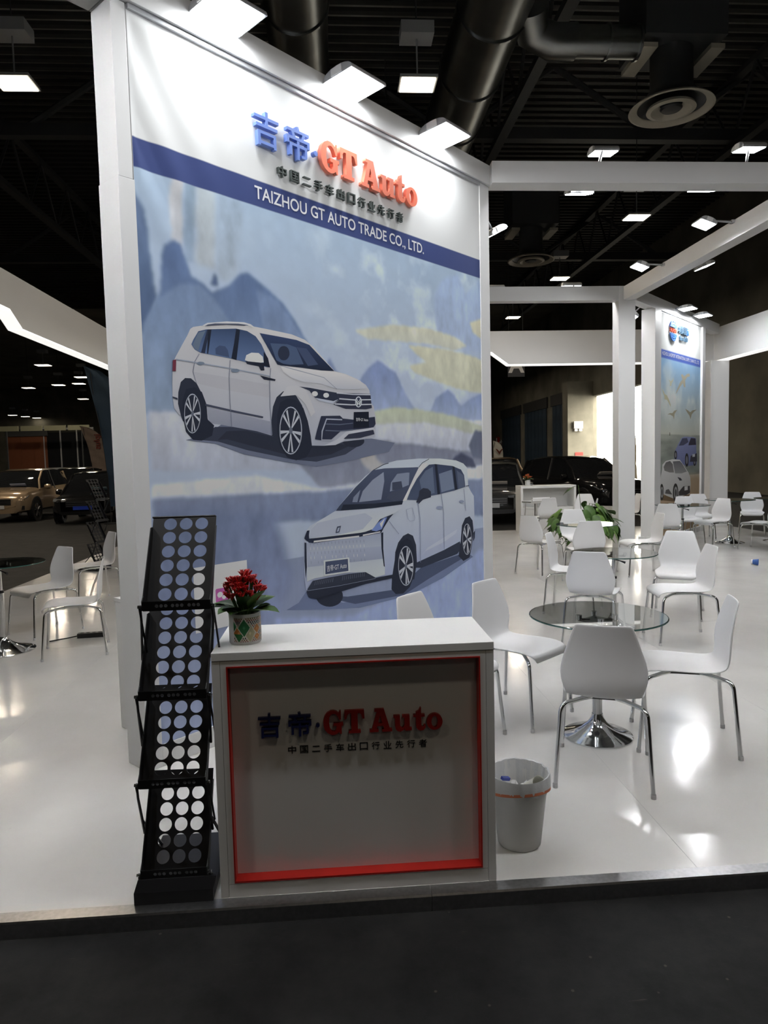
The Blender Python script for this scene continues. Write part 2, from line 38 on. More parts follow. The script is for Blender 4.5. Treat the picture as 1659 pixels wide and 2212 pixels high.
VAN=[[[[1063,771],[1393,642],[1960,618],[2749,776],[2928,785],[2964,765],[2525,646],[2103,577],[1561,579],[1209,629],[894,682],[997,710]],[96,106,134]],[[[1158,731],[1442,676],[1961,645],[2259,770],[2750,806],[2802,769],[2333,664],[2045,591],[1513,613]],[66,74,96]],[[[1395,688],[1391,672],[1381,659],[1365,647],[1345,639],[1320,635],[1293,634],[1266,637],[1238,644],[1213,654],[1190,666],[1171,681],[1158,696],[1149,713],[1147,729],[1151,744],[1160,758],[1175,769],[1195,777],[1218,782],[1244,783],[1272,781],[1299,775],[1326,765],[1349,753],[1369,738],[1384,722],[1393,705]],[38,42,54]],[[[1063,778],[1051,867],[1054,1008],[1062,1117],[1085,1162],[1113,1187],[1178,1209],[1257,1235],[1349,1268],[1385,1299],[1445,1344],[1544,1422],[1646,1486],[1737,1530],[1843,1567],[1994,1590],[2255,1600],[2521,1596],[2737,1578],[2840,1551],[2893,1515],[2907,1362],[2942,1319],[2987,1276],[2992,1131],[2993,996],[2988,955],[2959,896],[2786,853],[2548,860],[2200,815],[2184,780],[1923,760],[1722,767],[1329,778],[1074,777]],[178,184,198],[146,154,178]],[[[2200,813],[2548,868],[2774,915],[2793,852],[2733,816],[2259,765],[2184,775]],[45,50,64]],[[[2246,847],[2341,912],[2551,968],[2739,1019],[2724,988],[2567,936],[2309,887]],[166,172,190]],[[[1941,848],[1950,920],[1987,988],[2046,1032],[2104,1045],[2162,1021],[2197,947],[2203,815],[2166,688],[1920,738]],[42,46,58]],[[[1941,857],[1972,935],[2023,993],[2088,1009],[2146,980],[2180,902],[2184,799],[2159,708],[2112,640],[2031,602],[1946,611],[1899,655],[1909,744]],[36,40,52]],[[[2160,792],[2157,759],[2149,728],[2137,701],[2122,679],[2104,664],[2085,656],[2065,655],[2045,662],[2027,676],[2010,696],[1997,721],[1988,751],[1982,783],[1981,816],[1985,848],[1992,878],[2004,905],[2018,927],[2036,942],[2055,951],[2075,953],[2094,947],[2113,934],[2130,914],[2143,889],[2153,859],[2159,826]],[150,154,164]],[[[2153,793],[2150,762],[2142,732],[2132,707],[2118,686],[2101,671],[2083,663],[2065,663],[2047,669],[2030,682],[2015,701],[2003,725],[1994,753],[1989,783],[1988,815],[1991,846],[1998,874],[2009,900],[2023,920],[2038,935],[2056,944],[2074,945],[2093,940],[2110,927],[2125,909],[2137,885],[2147,856],[2152,825]],[36,40,52]],[[[2079,796],[2152,791],[2151,819],[2080,807]],[168,171,178]],[[[2079,796],[2145,746],[2150,772],[2080,807]],[168,171,178]],[[[2068,786],[2089,670],[2105,678],[2075,788]],[168,171,178]],[[[2068,786],[2061,668],[2078,667],[2075,788]],[168,171,178]],[[[2059,802],[2001,735],[2011,713],[2062,791]],[168,171,178]],[[[2059,802],[1991,778],[1996,752],[2062,791]],[168,171,178]],[[[2065,820],[2008,894],[1999,872],[2060,812]],[168,171,178]],[[[2065,820],[2029,923],[2016,907],[2060,812]],[168,171,178]],[[[2077,817],[2101,930],[2085,938],[2071,822]],[168,171,178]],[[[2077,817],[2124,905],[2111,921],[2071,822]],[168,171,178]],[[[2084,802],[2082,791],[2076,783],[2069,780],[2062,785],[2057,794],[2055,806],[2058,818],[2063,826],[2070,828],[2078,824],[2082,814]],[90,95,108]],[[[2785,914],[2806,1043],[2855,1100],[2918,1111],[2963,1071],[2974,987],[2945,856],[2910,766],[2819,747],[2750,796]],[40,44,56]],[[[2944,916],[2942,887],[2936,859],[2928,835],[2916,816],[2903,802],[2889,794],[2874,792],[2859,797],[2846,809],[2833,826],[2824,847],[2816,873],[2812,900],[2811,929],[2814,958],[2819,984],[2828,1008],[2839,1028],[2852,1042],[2866,1050],[2881,1052],[2895,1048],[2909,1037],[2922,1020],[2932,999],[2939,973],[2943,945]],[150,154,164]],[[[2939,916],[2937,889],[2931,863],[2923,840],[2913,821],[2901,808],[2888,800],[2874,799],[2861,804],[2848,814],[2837,830],[2828,851],[2821,875],[2817,901],[2817,929],[2819,956],[2824,981],[2832,1004],[2842,1022],[2854,1036],[2867,1044],[2881,1046],[2894,1041],[2907,1031],[2918,1015],[2927,995],[2934,971],[2938,944]],[36,40,52]],[[[2885,915],[2938,914],[2938,938],[2885,925]],[168,171,178]],[[[2885,915],[2933,875],[2937,898],[2885,925]],[168,171,178]],[[[2876,907],[2892,806],[2904,814],[2881,909]],[168,171,178]],[[[2876,907],[2872,804],[2884,804],[2881,909]],[168,171,178]],[[[2869,920],[2826,860],[2834,841],[2872,911]],[168,171,178]],[[[2869,920],[2819,897],[2823,874],[2872,911]],[168,171,178]],[[[2874,936],[2831,999],[2825,979],[2870,929]],[168,171,178]],[[[2874,936],[2847,1025],[2837,1010],[2870,929]],[168,171,178]],[[[2883,934],[2900,1033],[2888,1040],[2878,938]],[168,171,178]],[[[2883,934],[2918,1012],[2908,1026],[2878,938]],[168,171,178]],[[[2888,921],[2886,911],[2882,904],[2877,902],[2872,905],[2868,913],[2867,924],[2868,934],[2873,941],[2878,943],[2883,940],[2887,932]],[90,95,108]],[[[1349,1268],[1385,1299],[1544,1414],[1724,1526],[1856,1536],[2238,1535],[2246,1531],[2191,1467],[2115,1370],[2055,1291],[2039,1265],[1714,1260],[1395,1265]],[66,74,94],[52,58,75]],[[[1577,1311],[1617,1385],[1721,1458],[1841,1510],[1846,1444],[1808,1315]],[122,129,146]],[[[1904,1367],[1920,1432],[1991,1492],[2105,1498],[2134,1497],[2123,1406],[2044,1389]],[112,120,138]],[[[1933,1432],[2038,1437],[2051,1382],[1931,1374]],[56,62,78]],[[[1861,1320],[1917,1363],[2072,1370],[2084,1307],[1956,1295]],[60,66,82]],[[[1510,1315],[1523,1348],[1593,1395],[1559,1312]],[110,118,136]],[[[1420,1304],[1715,1292],[2043,1292],[2039,1265],[1714,1260],[1395,1265]],[35,40,52]],[[[2098,1297],[2144,1368],[2220,1448],[2313,1519],[2376,1551],[2455,1554],[2684,1534],[2804,1502],[2847,1455],[2862,1359],[2713,1336],[2512,1317],[2384,1309],[2215,1286]],[52,60,80],[66,75,96]],[[[2501,1476],[2675,1505],[2705,1351],[2529,1330]],[100,110,130]],[[[2743,1498],[2838,1454],[2853,1359],[2768,1350]],[76,84,104]],[[[2250,1438],[2328,1505],[2423,1534],[2440,1330],[2292,1314]],[82,92,112]],[[[2447,1554],[2479,1552],[2512,1317],[2477,1316]],[34,38,50]],[[[2684,1532],[2711,1529],[2751,1344],[2713,1339]],[34,38,50]],[[[2253,1535],[2292,1559],[2361,1567],[2314,1524],[2220,1448],[2144,1368],[2090,1291],[2047,1291],[2115,1370],[2191,1467]],[186,192,204]],[[[1737,1530],[1843,1567],[1994,1590],[2255,1600],[2362,1598],[2300,1567],[2246,1535],[1856,1536]],[168,176,190]],[[[1732,1524],[1845,1561],[1899,1570],[1896,1575],[1842,1566],[1729,1528]],[40,44,58]],[[[2249,1532],[2294,1565],[2379,1593],[2376,1597],[2290,1569],[2243,1535]],[52,58,74]],[[[2207,1272],[2239,1317],[2247,1354],[2294,1375],[2355,1367],[2393,1342],[2392,1299],[2291,1286],[2237,1257]],[44,48,60]],[[[1109,1108],[1123,1166],[1178,1209],[1349,1264],[1714,1255],[2025,1265],[2031,1238],[1953,1207],[1843,1189],[1762,1152],[1695,1105],[1581,1099],[1342,1097]],[166,172,184],[182,187,198]],[[[1109,1108],[1123,1166],[1178,1201],[1370,1218],[1636,1231],[1711,1191],[1607,1122],[1342,1105]],[158,164,178]],[[[1076,1080],[1580,1072],[1799,1076],[1816,1006],[1830,827],[1828,773],[1722,767],[1621,820],[1449,839],[1141,846],[1071,833]],[142,149,167],[178,184,200]],[[[1079,1021],[1795,982],[1819,890],[1080,926]],[150,157,174],[134,141,160]],[[[1083,1107],[1141,1105],[1581,1099],[1631,1101],[1709,1113],[1789,1176],[1939,1204],[1897,1176],[1827,1111],[1799,1078],[1580,1072],[1140,1073],[1098,1082]],[36,41,56]],[[[1141,1089],[1568,1081],[1568,1070],[1140,1078]],[206,212,222]],[[[1695,1105],[1762,1152],[1829,1181],[1867,1185],[1807,1104],[1747,1094]],[104,122,170]],[[[1784,1145],[1843,1180],[1803,1113]],[188,198,220]],[[[1606,1084],[1786,1090],[1793,1082],[1605,1074]],[190,198,212]],[[[1060,1113],[1085,1159],[1107,1160],[1100,1129],[1104,1085],[1082,1095]],[36,41,56]],[[[1796,1077],[1820,1081],[1816,962],[1829,827],[1817,837],[1797,964]],[32,37,50]],[[[1061,1086],[1076,1083],[1074,927],[1061,858],[1057,969]],[36,41,54]],[[[1106,1081],[1107,1063],[1112,1063],[1110,1081]],[120,128,148]],[[[1107,1051],[1108,1033],[1112,1033],[1111,1051]],[196,200,212]],[[[1108,1021],[1109,1003],[1113,1003],[1112,1020]],[120,128,148]],[[[1109,990],[1110,973],[1114,973],[1113,990]],[196,200,212]],[[[1109,960],[1111,943],[1115,942],[1114,960]],[120,128,148]],[[[1137,1079],[1138,1061],[1143,1061],[1141,1079]],[120,128,148]],[[[1138,1049],[1139,1031],[1144,1031],[1142,1048]],[196,200,212]],[[[1139,1018],[1140,1001],[1144,1000],[1143,1018]],[120,128,148]],[[[1140,988],[1141,970],[1145,970],[1144,988]],[196,200,212]],[[[1168,1077],[1170,1059],[1174,1059],[1173,1077]],[120,128,148]],[[[1169,1046],[1171,1029],[1175,1028],[1174,1046]],[196,200,212]],[[[1170,1016],[1172,998],[1176,998],[1174,1016]],[120,128,148]],[[[1172,955],[1173,937],[1178,937],[1176,955]],[120,128,148]],[[[1200,1075],[1201,1057],[1206,1057],[1204,1075]],[120,128,148]],[[[1201,1044],[1202,1026],[1207,1026],[1205,1044]],[196,200,212]],[[[1202,1014],[1203,996],[1208,995],[1206,1013]],[120,128,148]],[[[1203,983],[1204,965],[1209,965],[1207,983]],[196,200,212]],[[[1204,952],[1205,934],[1210,934],[1208,952]],[120,128,148]],[[[1232,1073],[1234,1055],[1238,1055],[1236,1073]],[120,128,148]],[[[1233,1042],[1234,1024],[1239,1024],[1237,1042]],[196,200,212]],[[[1234,1011],[1235,993],[1240,993],[1238,1011]],[120,128,148]],[[[1235,980],[1236,962],[1241,962],[1239,980]],[196,200,212]],[[[1264,1071],[1266,1053],[1270,1052],[1269,1070]],[120,128,148]],[[[1265,1040],[1267,1022],[1271,1021],[1270,1039]],[196,200,212]],[[[1266,1009],[1268,991],[1272,990],[1271,1008]],[120,128,148]],[[[1268,947],[1270,929],[1274,928],[1273,946]],[120,128,148]],[[[1297,1068],[1299,1050],[1303,1050],[1302,1068]],[120,128,148]],[[[1298,1037],[1300,1019],[1304,1019],[1303,1037]],[196,200,212]],[[[1299,1006],[1301,988],[1305,988],[1304,1006]],[120,128,148]],[[[1300,975],[1302,957],[1306,957],[1305,975]],[196,200,212]],[[[1301,944],[1303,926],[1307,925],[1306,944]],[120,128,148]],[[[1330,1066],[1332,1048],[1336,1048],[1335,1066]],[120,128,148]],[[[1331,1035],[1333,1017],[1337,1017],[1336,1035]],[196,200,212]],[[[1332,1004],[1334,986],[1338,985],[1337,1004]],[120,128,148]],[[[1333,972],[1335,954],[1339,954],[1338,972]],[196,200,212]],[[[1364,1064],[1365,1046],[1370,1046],[1368,1064]],[120,128,148]],[[[1365,1033],[1366,1014],[1371,1014],[1369,1033]],[196,200,212]],[[[1366,1001],[1367,983],[1372,983],[1370,1001]],[120,128,148]],[[[1368,938],[1369,920],[1374,920],[1372,938]],[120,128,148]],[[[1397,1062],[1399,1044],[1404,1043],[1402,1062]],[120,128,148]],[[[1398,1030],[1400,1012],[1405,1012],[1403,1030]],[196,200,212]],[[[1399,999],[1401,980],[1406,980],[1404,999]],[120,128,148]],[[[1401,967],[1402,949],[1407,948],[1405,967]],[196,200,212]],[[[1402,935],[1403,917],[1408,917],[1406,935]],[120,128,148]],[[[1431,1060],[1433,1041],[1438,1041],[1436,1060]],[120,128,148]],[[[1433,1028],[1434,1009],[1439,1009],[1437,1028]],[196,200,212]],[[[1434,996],[1435,978],[1440,977],[1438,996]],[120,128,148]],[[[1435,964],[1436,946],[1441,945],[1440,964]],[196,200,212]],[[[1466,1058],[1468,1039],[1472,1039],[1471,1057]],[120,128,148]],[[[1467,1026],[1469,1007],[1474,1007],[1472,1025]],[196,200,212]],[[[1468,994],[1470,975],[1475,975],[1473,993]],[120,128,148]],[[[1471,929],[1472,911],[1477,910],[1475,929]],[120,128,148]],[[[1501,1055],[1503,1037],[1507,1036],[1506,1055]],[120,128,148]],[[[1502,1023],[1504,1004],[1509,1004],[1507,1023]],[196,200,212]],[[[1503,991],[1505,972],[1510,972],[1508,991]],[120,128,148]],[[[1504,959],[1506,940],[1511,940],[1509,958]],[196,200,212]],[[[1506,926],[1507,908],[1512,907],[1510,926]],[120,128,148]],[[[1536,1053],[1538,1034],[1543,1034],[1541,1053]],[120,128,148]],[[[1537,1021],[1539,1002],[1544,1002],[1542,1020]],[196,200,212]],[[[1539,988],[1540,969],[1545,969],[1543,988]],[120,128,148]],[[[1540,956],[1542,937],[1546,937],[1545,956]],[196,200,212]],[[[1572,1051],[1574,1032],[1579,1032],[1577,1050]],[120,128,148]],[[[1573,1018],[1575,999],[1580,999],[1578,1018]],[196,200,212]],[[[1574,986],[1576,967],[1581,966],[1579,985]],[120,128,148]],[[[1577,920],[1579,901],[1584,901],[1582,920]],[120,128,148]],[[[1608,1048],[1610,1029],[1615,1029],[1613,1048]],[120,128,148]],[[[1609,1016],[1611,997],[1616,996],[1614,1015]],[196,200,212]],[[[1611,983],[1612,964],[1617,964],[1616,983]],[120,128,148]],[[[1612,950],[1614,931],[1619,931],[1617,950]],[196,200,212]],[[[1613,917],[1615,898],[1620,898],[1618,917]],[120,128,148]],[[[1337,1120],[1354,1162],[1391,1165],[1373,1122]],[60,66,84]],[[[1349,1128],[1361,1153],[1379,1155],[1366,1129]],[150,157,172]],[[[1220,952],[1460,943],[1465,841],[1222,849]],[182,188,200]],[[[1235,942],[1447,935],[1449,852],[1232,859]],[62,70,92]],[[[1069,785],[1119,833],[1251,834],[1449,831],[1621,820],[1724,766],[1618,760],[1352,770],[1074,777]],[44,48,60]],[[[1135,801],[1143,827],[1140,828],[1132,802]],[92,97,110]],[[[1153,801],[1160,827],[1157,828],[1150,802]],[92,97,110]],[[[1170,801],[1178,827],[1175,828],[1167,801]],[92,97,110]],[[[1188,800],[1196,827],[1192,827],[1185,801]],[92,97,110]],[[[1206,800],[1213,826],[1210,827],[1202,801]],[92,97,110]],[[[1223,800],[1231,826],[1228,827],[1220,800]],[92,97,110]],[[[1241,799],[1249,826],[1246,827],[1238,800]],[92,97,110]],[[[1259,799],[1267,825],[1264,826],[1256,800]],[92,97,110]],[[[1277,799],[1285,825],[1282,826],[1274,799]],[92,97,110]],[[[1296,798],[1304,825],[1300,826],[1292,799]],[92,97,110]],[[[1388,796],[1397,824],[1393,825],[1385,797]],[92,97,110]],[[[1407,796],[1415,823],[1412,824],[1404,797]],[92,97,110]],[[[1426,796],[1434,823],[1431,824],[1423,797]],[92,97,110]],[[[1445,795],[1454,823],[1450,824],[1442,796]],[92,97,110]],[[[1465,795],[1473,823],[1469,824],[1461,796]],[92,97,110]],[[[1484,795],[1492,822],[1489,823],[1480,796]],[92,97,110]],[[[1503,794],[1512,822],[1508,823],[1500,795]],[92,97,110]],[[[1523,794],[1531,822],[1528,823],[1519,795]],[92,97,110]],[[[1543,794],[1551,821],[1548,822],[1539,795]],[92,97,110]],[[[1563,793],[1571,821],[1567,822],[1559,794]],[92,97,110]],[[[1582,793],[1591,821],[1587,822],[1579,794]],[92,97,110]],[[[1603,793],[1611,821],[1608,822],[1599,793]],[92,97,110]],[[[1061,780],[1352,770],[1910,762],[1920,738],[1618,738],[1146,709],[1077,733]],[36,40,52]],[[[1065,775],[1352,763],[1722,759],[1721,762],[1351,766],[1065,778]],[120,126,142]],[[[2219,1271],[2242,1149],[2236,811],[2242,810],[2248,1148],[2225,1272]],[112,120,142]],[[[2519,1319],[2545,1164],[2545,868],[2551,867],[2552,1163],[2525,1319]],[112,120,142]],[[[2831,1343],[2853,1161],[2860,1161],[2838,1343]],[112,120,142]],[[[1880,1154],[1987,1050],[1992,1052],[1885,1156]],[112,120,142]],[[[2535,1208],[2532,1203],[2522,1200],[2509,1198],[2492,1198],[2476,1200],[2463,1204],[2454,1209],[2451,1214],[2454,1219],[2464,1223],[2477,1225],[2493,1225],[2509,1223],[2523,1219],[2532,1214]],[124,132,154]],[[[2832,1239],[2829,1234],[2822,1231],[2810,1229],[2797,1229],[2783,1231],[2772,1234],[2765,1238],[2762,1243],[2765,1248],[2773,1251],[2784,1253],[2797,1253],[2811,1251],[2822,1248],[2830,1244]],[124,132,154]],[[[2082,1224],[2152,1232],[2178,1155],[2173,1139],[2122,1136],[2104,1153],[2084,1226],[2078,1225],[2099,1152],[2121,1133],[2176,1136],[2184,1155],[2156,1234],[2080,1227]],[128,136,156]],[[[2962,968],[2989,986],[2983,924],[2960,895]],[40,44,56]],[[[2863,1361],[2911,1364],[2910,1370],[2861,1367]],[52,58,74]]]
LAND=[[[[224,3121],[300,3123],[277,2687],[201,2673]],[165,166,170],[150,156,166],25],[[[302,3112],[374,3115],[353,2702],[286,2689]],[116,138,160],[120,140,165],25],[[[380,3117],[499,3117],[477,2676],[359,2703]],[158,170,178],[150,160,170],30],[[[530,3113],[690,3117],[635,2654],[506,2631]],[130,150,172],[140,155,172],40],[[[10,2997],[61,2897],[92,2698],[117,2469],[27,2270],[6,1882],[-40,1881]],[80,100,134],[66,88,126],25],[[[153,2698],[169,2751],[221,2790],[265,2776],[300,2692],[325,2624],[398,2600],[447,2551],[478,2571],[568,2611],[663,2700],[721,2716],[777,2679],[872,2628],[979,2562],[1069,2471],[1181,2333],[1266,1944],[6,1882],[31,2340],[106,2420],[142,2544]],[72,95,138],[112,132,164],8],[[[30,2328],[109,2468],[266,2577],[382,2590],[470,2524],[574,2412],[694,2162],[734,1923],[6,1882]],[98,120,156],[120,140,168],14],[[[767,2624],[907,2592],[1050,2469],[1160,2331],[1225,1943],[876,1929],[838,2256]],[92,114,152],[118,136,166],25],[[[1276,2176],[1347,2283],[1404,2207],[1578,2097],[1714,2242],[1823,2308],[1902,2290],[2013,2240],[2114,2093],[2259,1970],[1265,1932]],[100,118,164],[128,144,176],7],[[[2372,1900],[2495,2079],[2664,2160],[2745,2121],[2841,2037],[2942,2087],[3153,2156],[3147,1922]],[106,124,168],[130,146,176],7],[[[2489,2840],[2614,3001],[2804,3070],[2931,2946],[3140,3093],[3161,2485],[2538,2495]],[128,150,184],[140,158,188],40],[[[1593,2491],[1984,2575],[2423,2601],[2758,2584],[2933,2519],[2755,2471],[2478,2485],[2138,2468],[1731,2445]],[184,184,162],[172,175,162],8],[[[2979,2715],[3168,2778],[3164,2608],[3032,2639]],[186,184,156],[180,178,156],8],[[[2164,2448],[2598,2469],[2986,2453],[3159,2423],[3153,2152],[2844,2164],[2529,2202],[2240,2254],[2176,2300],[2386,2346],[2245,2395]],[180,180,156],[172,174,152],8],[[[25,1885],[734,1923],[3147,1922],[3140,1608],[1697,1545],[32,1586]],[178,182,192],[150,158,178],12],[[[1741,1944],[2005,1994],[2584,1968],[3146,1883],[3144,1793],[2342,1889],[1782,1862]],[164,172,146],[156,162,150],8],[[[1013,1634],[1778,1755],[3141,1648],[3138,1530],[2215,1463],[1245,1436]],[104,110,132],[122,128,148],14],[[[1562,1700],[1704,1722],[1807,1608],[1947,1539],[1783,1497],[1651,1578]],[156,153,150],[150,150,152],8],[[[34,1514],[716,1542],[1245,1436],[3138,1549],[3136,1431],[1505,1400],[30,1442]],[192,197,205],[176,182,192],9],[[[30,1437],[1244,1418],[3136,1431],[3150,1113],[22,1298]],[108,120,150],[98,112,146],12],[[[2665,1544],[2725,1617],[2831,1654],[2910,1630],[2992,1606],[3046,1528]],[58,64,88],[66,72,94],6],[[[2933,1706],[3039,1842],[3145,1824],[3139,1589],[2999,1610]],[76,84,106],[90,98,120],14],[[[30,1345],[848,1313],[980,896],[817,618],[18,773]],[96,110,144],[112,124,160],60],[[[819,661],[1471,540],[3143,834],[3142,168],[817,618]],[134,150,192],[132,150,196],40],[[[443,2595],[477,2664],[489,2663],[498,2599]],[70,90,128],[70,90,128],4]]
B2=[[[[801,2671],[899,2777],[1048,2906],[1175,2965],[1122,3013],[1096,3045],[1162,3067],[1277,3033],[1434,3088],[1573,3107],[1607,3057],[1436,3027],[1332,2959],[1346,2830],[1256,2833],[1202,2899],[1050,2821],[875,2708]],[150,146,132]],[[[432,2914],[504,2902],[538,2888],[648,2929],[711,2973],[663,2905],[587,2850],[578,2808],[501,2803],[510,2862]],[168,168,150]],[[[86,2737],[179,2694],[249,2641],[352,2630],[463,2553],[546,2474],[557,2422],[464,2487],[354,2548],[228,2550],[217,2607]],[166,164,140]],[[[387,2286],[516,2315],[646,2320],[734,2365],[903,2391],[833,2351],[760,2307],[737,2205],[677,2262],[516,2290]],[140,136,118]],[[[1345,2425],[1506,2401],[1643,2371],[1779,2412],[2038,2437],[1864,2388],[1726,2329],[1663,2235],[1590,2307],[1454,2364]],[128,124,108]],[[[498,1974],[528,1957],[529,1904],[490,1910]],[90,88,78]],[[[743,1485],[799,1638],[948,1740],[1150,1870],[1306,1897],[1850,1893],[2009,1867],[2041,1576],[2080,1429],[2037,1338],[1427,1333],[955,1430]],[120,126,160],[96,102,138]],[[[999,1723],[1192,1862],[1467,1872],[1550,1793],[1258,1731]],[70,72,92]],[[[1577,1775],[1695,1874],[1975,1867],[2013,1740],[1551,1731]],[56,54,66]],[[[912,1551],[906,1520],[889,1493],[863,1476],[833,1470],[802,1477],[776,1495],[758,1522],[751,1553],[757,1584],[773,1611],[799,1628],[829,1634],[860,1628],[887,1610],[905,1583]],[44,42,44]],[[[879,1552],[873,1527],[856,1509],[832,1503],[808,1510],[790,1528],[783,1553],[789,1577],[806,1595],[830,1601],[854,1595],[872,1576]],[110,110,116]],[[[1570,1446],[1563,1395],[1541,1352],[1506,1324],[1465,1315],[1424,1326],[1388,1355],[1364,1399],[1355,1450],[1361,1500],[1383,1543],[1417,1571],[1458,1581],[1500,1570],[1536,1541],[1560,1497]],[44,42,44]],[[[1527,1447],[1519,1407],[1496,1378],[1464,1368],[1431,1379],[1407,1409],[1397,1449],[1405,1489],[1428,1517],[1460,1528],[1492,1517],[1517,1487]],[110,110,116]],[[[2023,1411],[2017,1376],[1998,1347],[1969,1328],[1935,1322],[1900,1330],[1870,1350],[1850,1380],[1842,1415],[1848,1449],[1866,1478],[1895,1497],[1929,1504],[1964,1496],[1995,1476],[2015,1446]],[44,42,44]],[[[1987,1412],[1980,1385],[1961,1365],[1934,1358],[1906,1366],[1886,1387],[1878,1414],[1884,1441],[1904,1461],[1930,1468],[1958,1460],[1979,1439]],[110,110,116]],[[[1694,1525],[2064,1575],[2081,1410],[1642,1409]],[56,56,64]],[[[1793,1556],[1950,1562],[1952,1507],[1795,1502]],[170,172,176]],[[[28,759],[329,858],[1660,752],[2112,765],[2116,653],[921,671]],[92,76,56]],[[[21,907],[28,1038],[67,1184],[125,1297],[142,1387],[318,1450],[654,1476],[1056,1463],[1187,1400],[1566,1205],[1678,1103],[1710,966],[1659,788],[1335,770],[819,729],[329,825]],[196,194,186],[160,160,158]],[[[203,1345],[318,1425],[533,1446],[681,1384],[748,1229],[513,1236],[250,1277]],[88,86,88],[120,118,116]],[[[680,1435],[1057,1437],[1188,1391],[1473,1226],[1166,1200],[808,1211]],[92,92,96],[130,130,130]],[[[936,1138],[1116,1114],[1211,1067],[1066,1064]],[60,60,64]],[[[1019,857],[1277,950],[1655,942],[1670,806],[1442,773],[1021,787]],[60,58,58]],[[[1341,943],[1529,942],[1531,867],[1343,865]],[190,192,198]],[[[281,861],[328,925],[471,935],[668,823]],[80,78,78]],[[[220,889],[215,837],[198,792],[171,759],[138,743],[102,745],[69,765],[42,801],[23,847],[17,899],[22,951],[38,995],[65,1028],[97,1044],[133,1043],[166,1023],[194,988],[213,941]],[44,42,40]],[[[194,890],[188,847],[170,813],[143,795],[114,796],[86,817],[67,853],[60,897],[66,940],[84,974],[110,992],[140,991],[168,970],[187,934]],[130,130,130]],[[[168,891],[160,856],[140,835],[115,836],[95,860],[86,896],[93,931],[113,952],[138,951],[159,928]],[70,70,70]],[[[994,841],[986,780],[961,729],[921,691],[872,673],[819,677],[770,700],[729,742],[702,796],[692,856],[699,915],[724,967],[763,1004],[812,1023],[864,1020],[914,997],[955,956],[983,902]],[44,42,40]],[[[952,843],[943,793],[916,754],[876,733],[832,736],[792,761],[763,802],[752,853],[761,903],[788,942],[827,962],[871,960],[912,936],[941,894]],[130,130,130]],[[[912,845],[902,804],[872,780],[834,782],[804,809],[791,851],[802,892],[831,916],[869,914],[900,887]],[70,70,70]]]
# ------------------------------------------------------------------ helpers
def lin(c):
    return tuple(((v/255)/12.92 if v/255 <= .04045 else ((v/255+.055)/1.055)**2.4) for v in c)

def mat(name, col, rough=.5, metal=0.0, spec=.5, noise=None, bump=None, emit=None, trans=0, ior=1.45, alpha=None, vcol=None, coat=0):
    """noise=(scale, amount) colour variation; bump=(scale, strength)."""
    m = bpy.data.materials.new(name); m.use_nodes = True
    nt = m.node_tree; b = nt.nodes['Principled BSDF']
    b.inputs['Base Color'].default_value = (*col, 1); b.inputs['Roughness'].default_value = rough
    b.inputs['Metallic'].default_value = metal; b.inputs['Specular IOR Level'].default_value = spec
    b.inputs['IOR'].default_value = ior
    if coat: b.inputs['Coat Weight'].default_value = coat; b.inputs['Coat Roughness'].default_value = .05
    if trans: b.inputs['Transmission Weight'].default_value = trans
    if emit: b.inputs['Emission Color'].default_value = (*emit[0], 1); b.inputs['Emission Strength'].default_value = emit[1]
    if alpha is not None: b.inputs['Alpha'].default_value = alpha
    if vcol:
        a = nt.nodes.new('ShaderNodeAttribute'); a.attribute_name = vcol
        nt.links.new(a.outputs['Color'], b.inputs['Base Color'])
    if noise or bump:
        tc = nt.nodes.new('ShaderNodeTexCoord')
    if noise:
        n = nt.nodes.new('ShaderNodeTexNoise'); n.inputs['Scale'].default_value = noise[0]; n.inputs['Detail'].default_value = 6
        nt.links.new(tc.outputs['Object'], n.inputs['Vector'])
        r = nt.nodes.new('ShaderNodeMapRange'); r.inputs['To Min'].default_value = 1-noise[1]; r.inputs['To Max'].default_value = 1+noise[1]
        r.inputs['From Min'].default_value = .3; r.inputs['From Max'].default_value = .7
        nt.links.new(n.outputs['Fac'], r.inputs['Value'])
        mx = nt.nodes.new('ShaderNodeVectorMath'); mx.operation = 'SCALE'; mx.inputs[0].default_value = col
        nt.links.new(r.outputs['Result'], mx.inputs['Scale']); nt.links.new(mx.outputs['Vector'], b.inputs['Base Color'])
    if bump:
        n2 = nt.nodes.new('ShaderNodeTexNoise'); n2.inputs['Scale'].default_value = bump[0]; n2.inputs['Detail'].default_value = 4
        nt.links.new(tc.outputs['Object'], n2.inputs['Vector'])
        bp = nt.nodes.new('ShaderNodeBump'); bp.inputs['Strength'].default_value = bump[1]; bp.inputs['Distance'].default_value = .02
        nt.links.new(n2.outputs['Fac'], bp.inputs['Height']); nt.links.new(bp.outputs['Normal'], b.inputs['Normal'])
    return m

def tag(o, label=None, cat=None, group=None, kind=None):
    if label: o['label'] = label
    if cat: o['category'] = cat
    if group: o['group'] = group
    if kind: o['kind'] = kind
    return o

def empty(name, loc=(0, 0, 0), rz=0, label=None, cat=None, group=None, kind=None):
    o = bpy.data.objects.new(name, None); COL.objects.link(o)
    o.location = loc; o.rotation_euler = (0, 0, rz); o.empty_display_size = .1
    return tag(o, label, cat, group, kind)

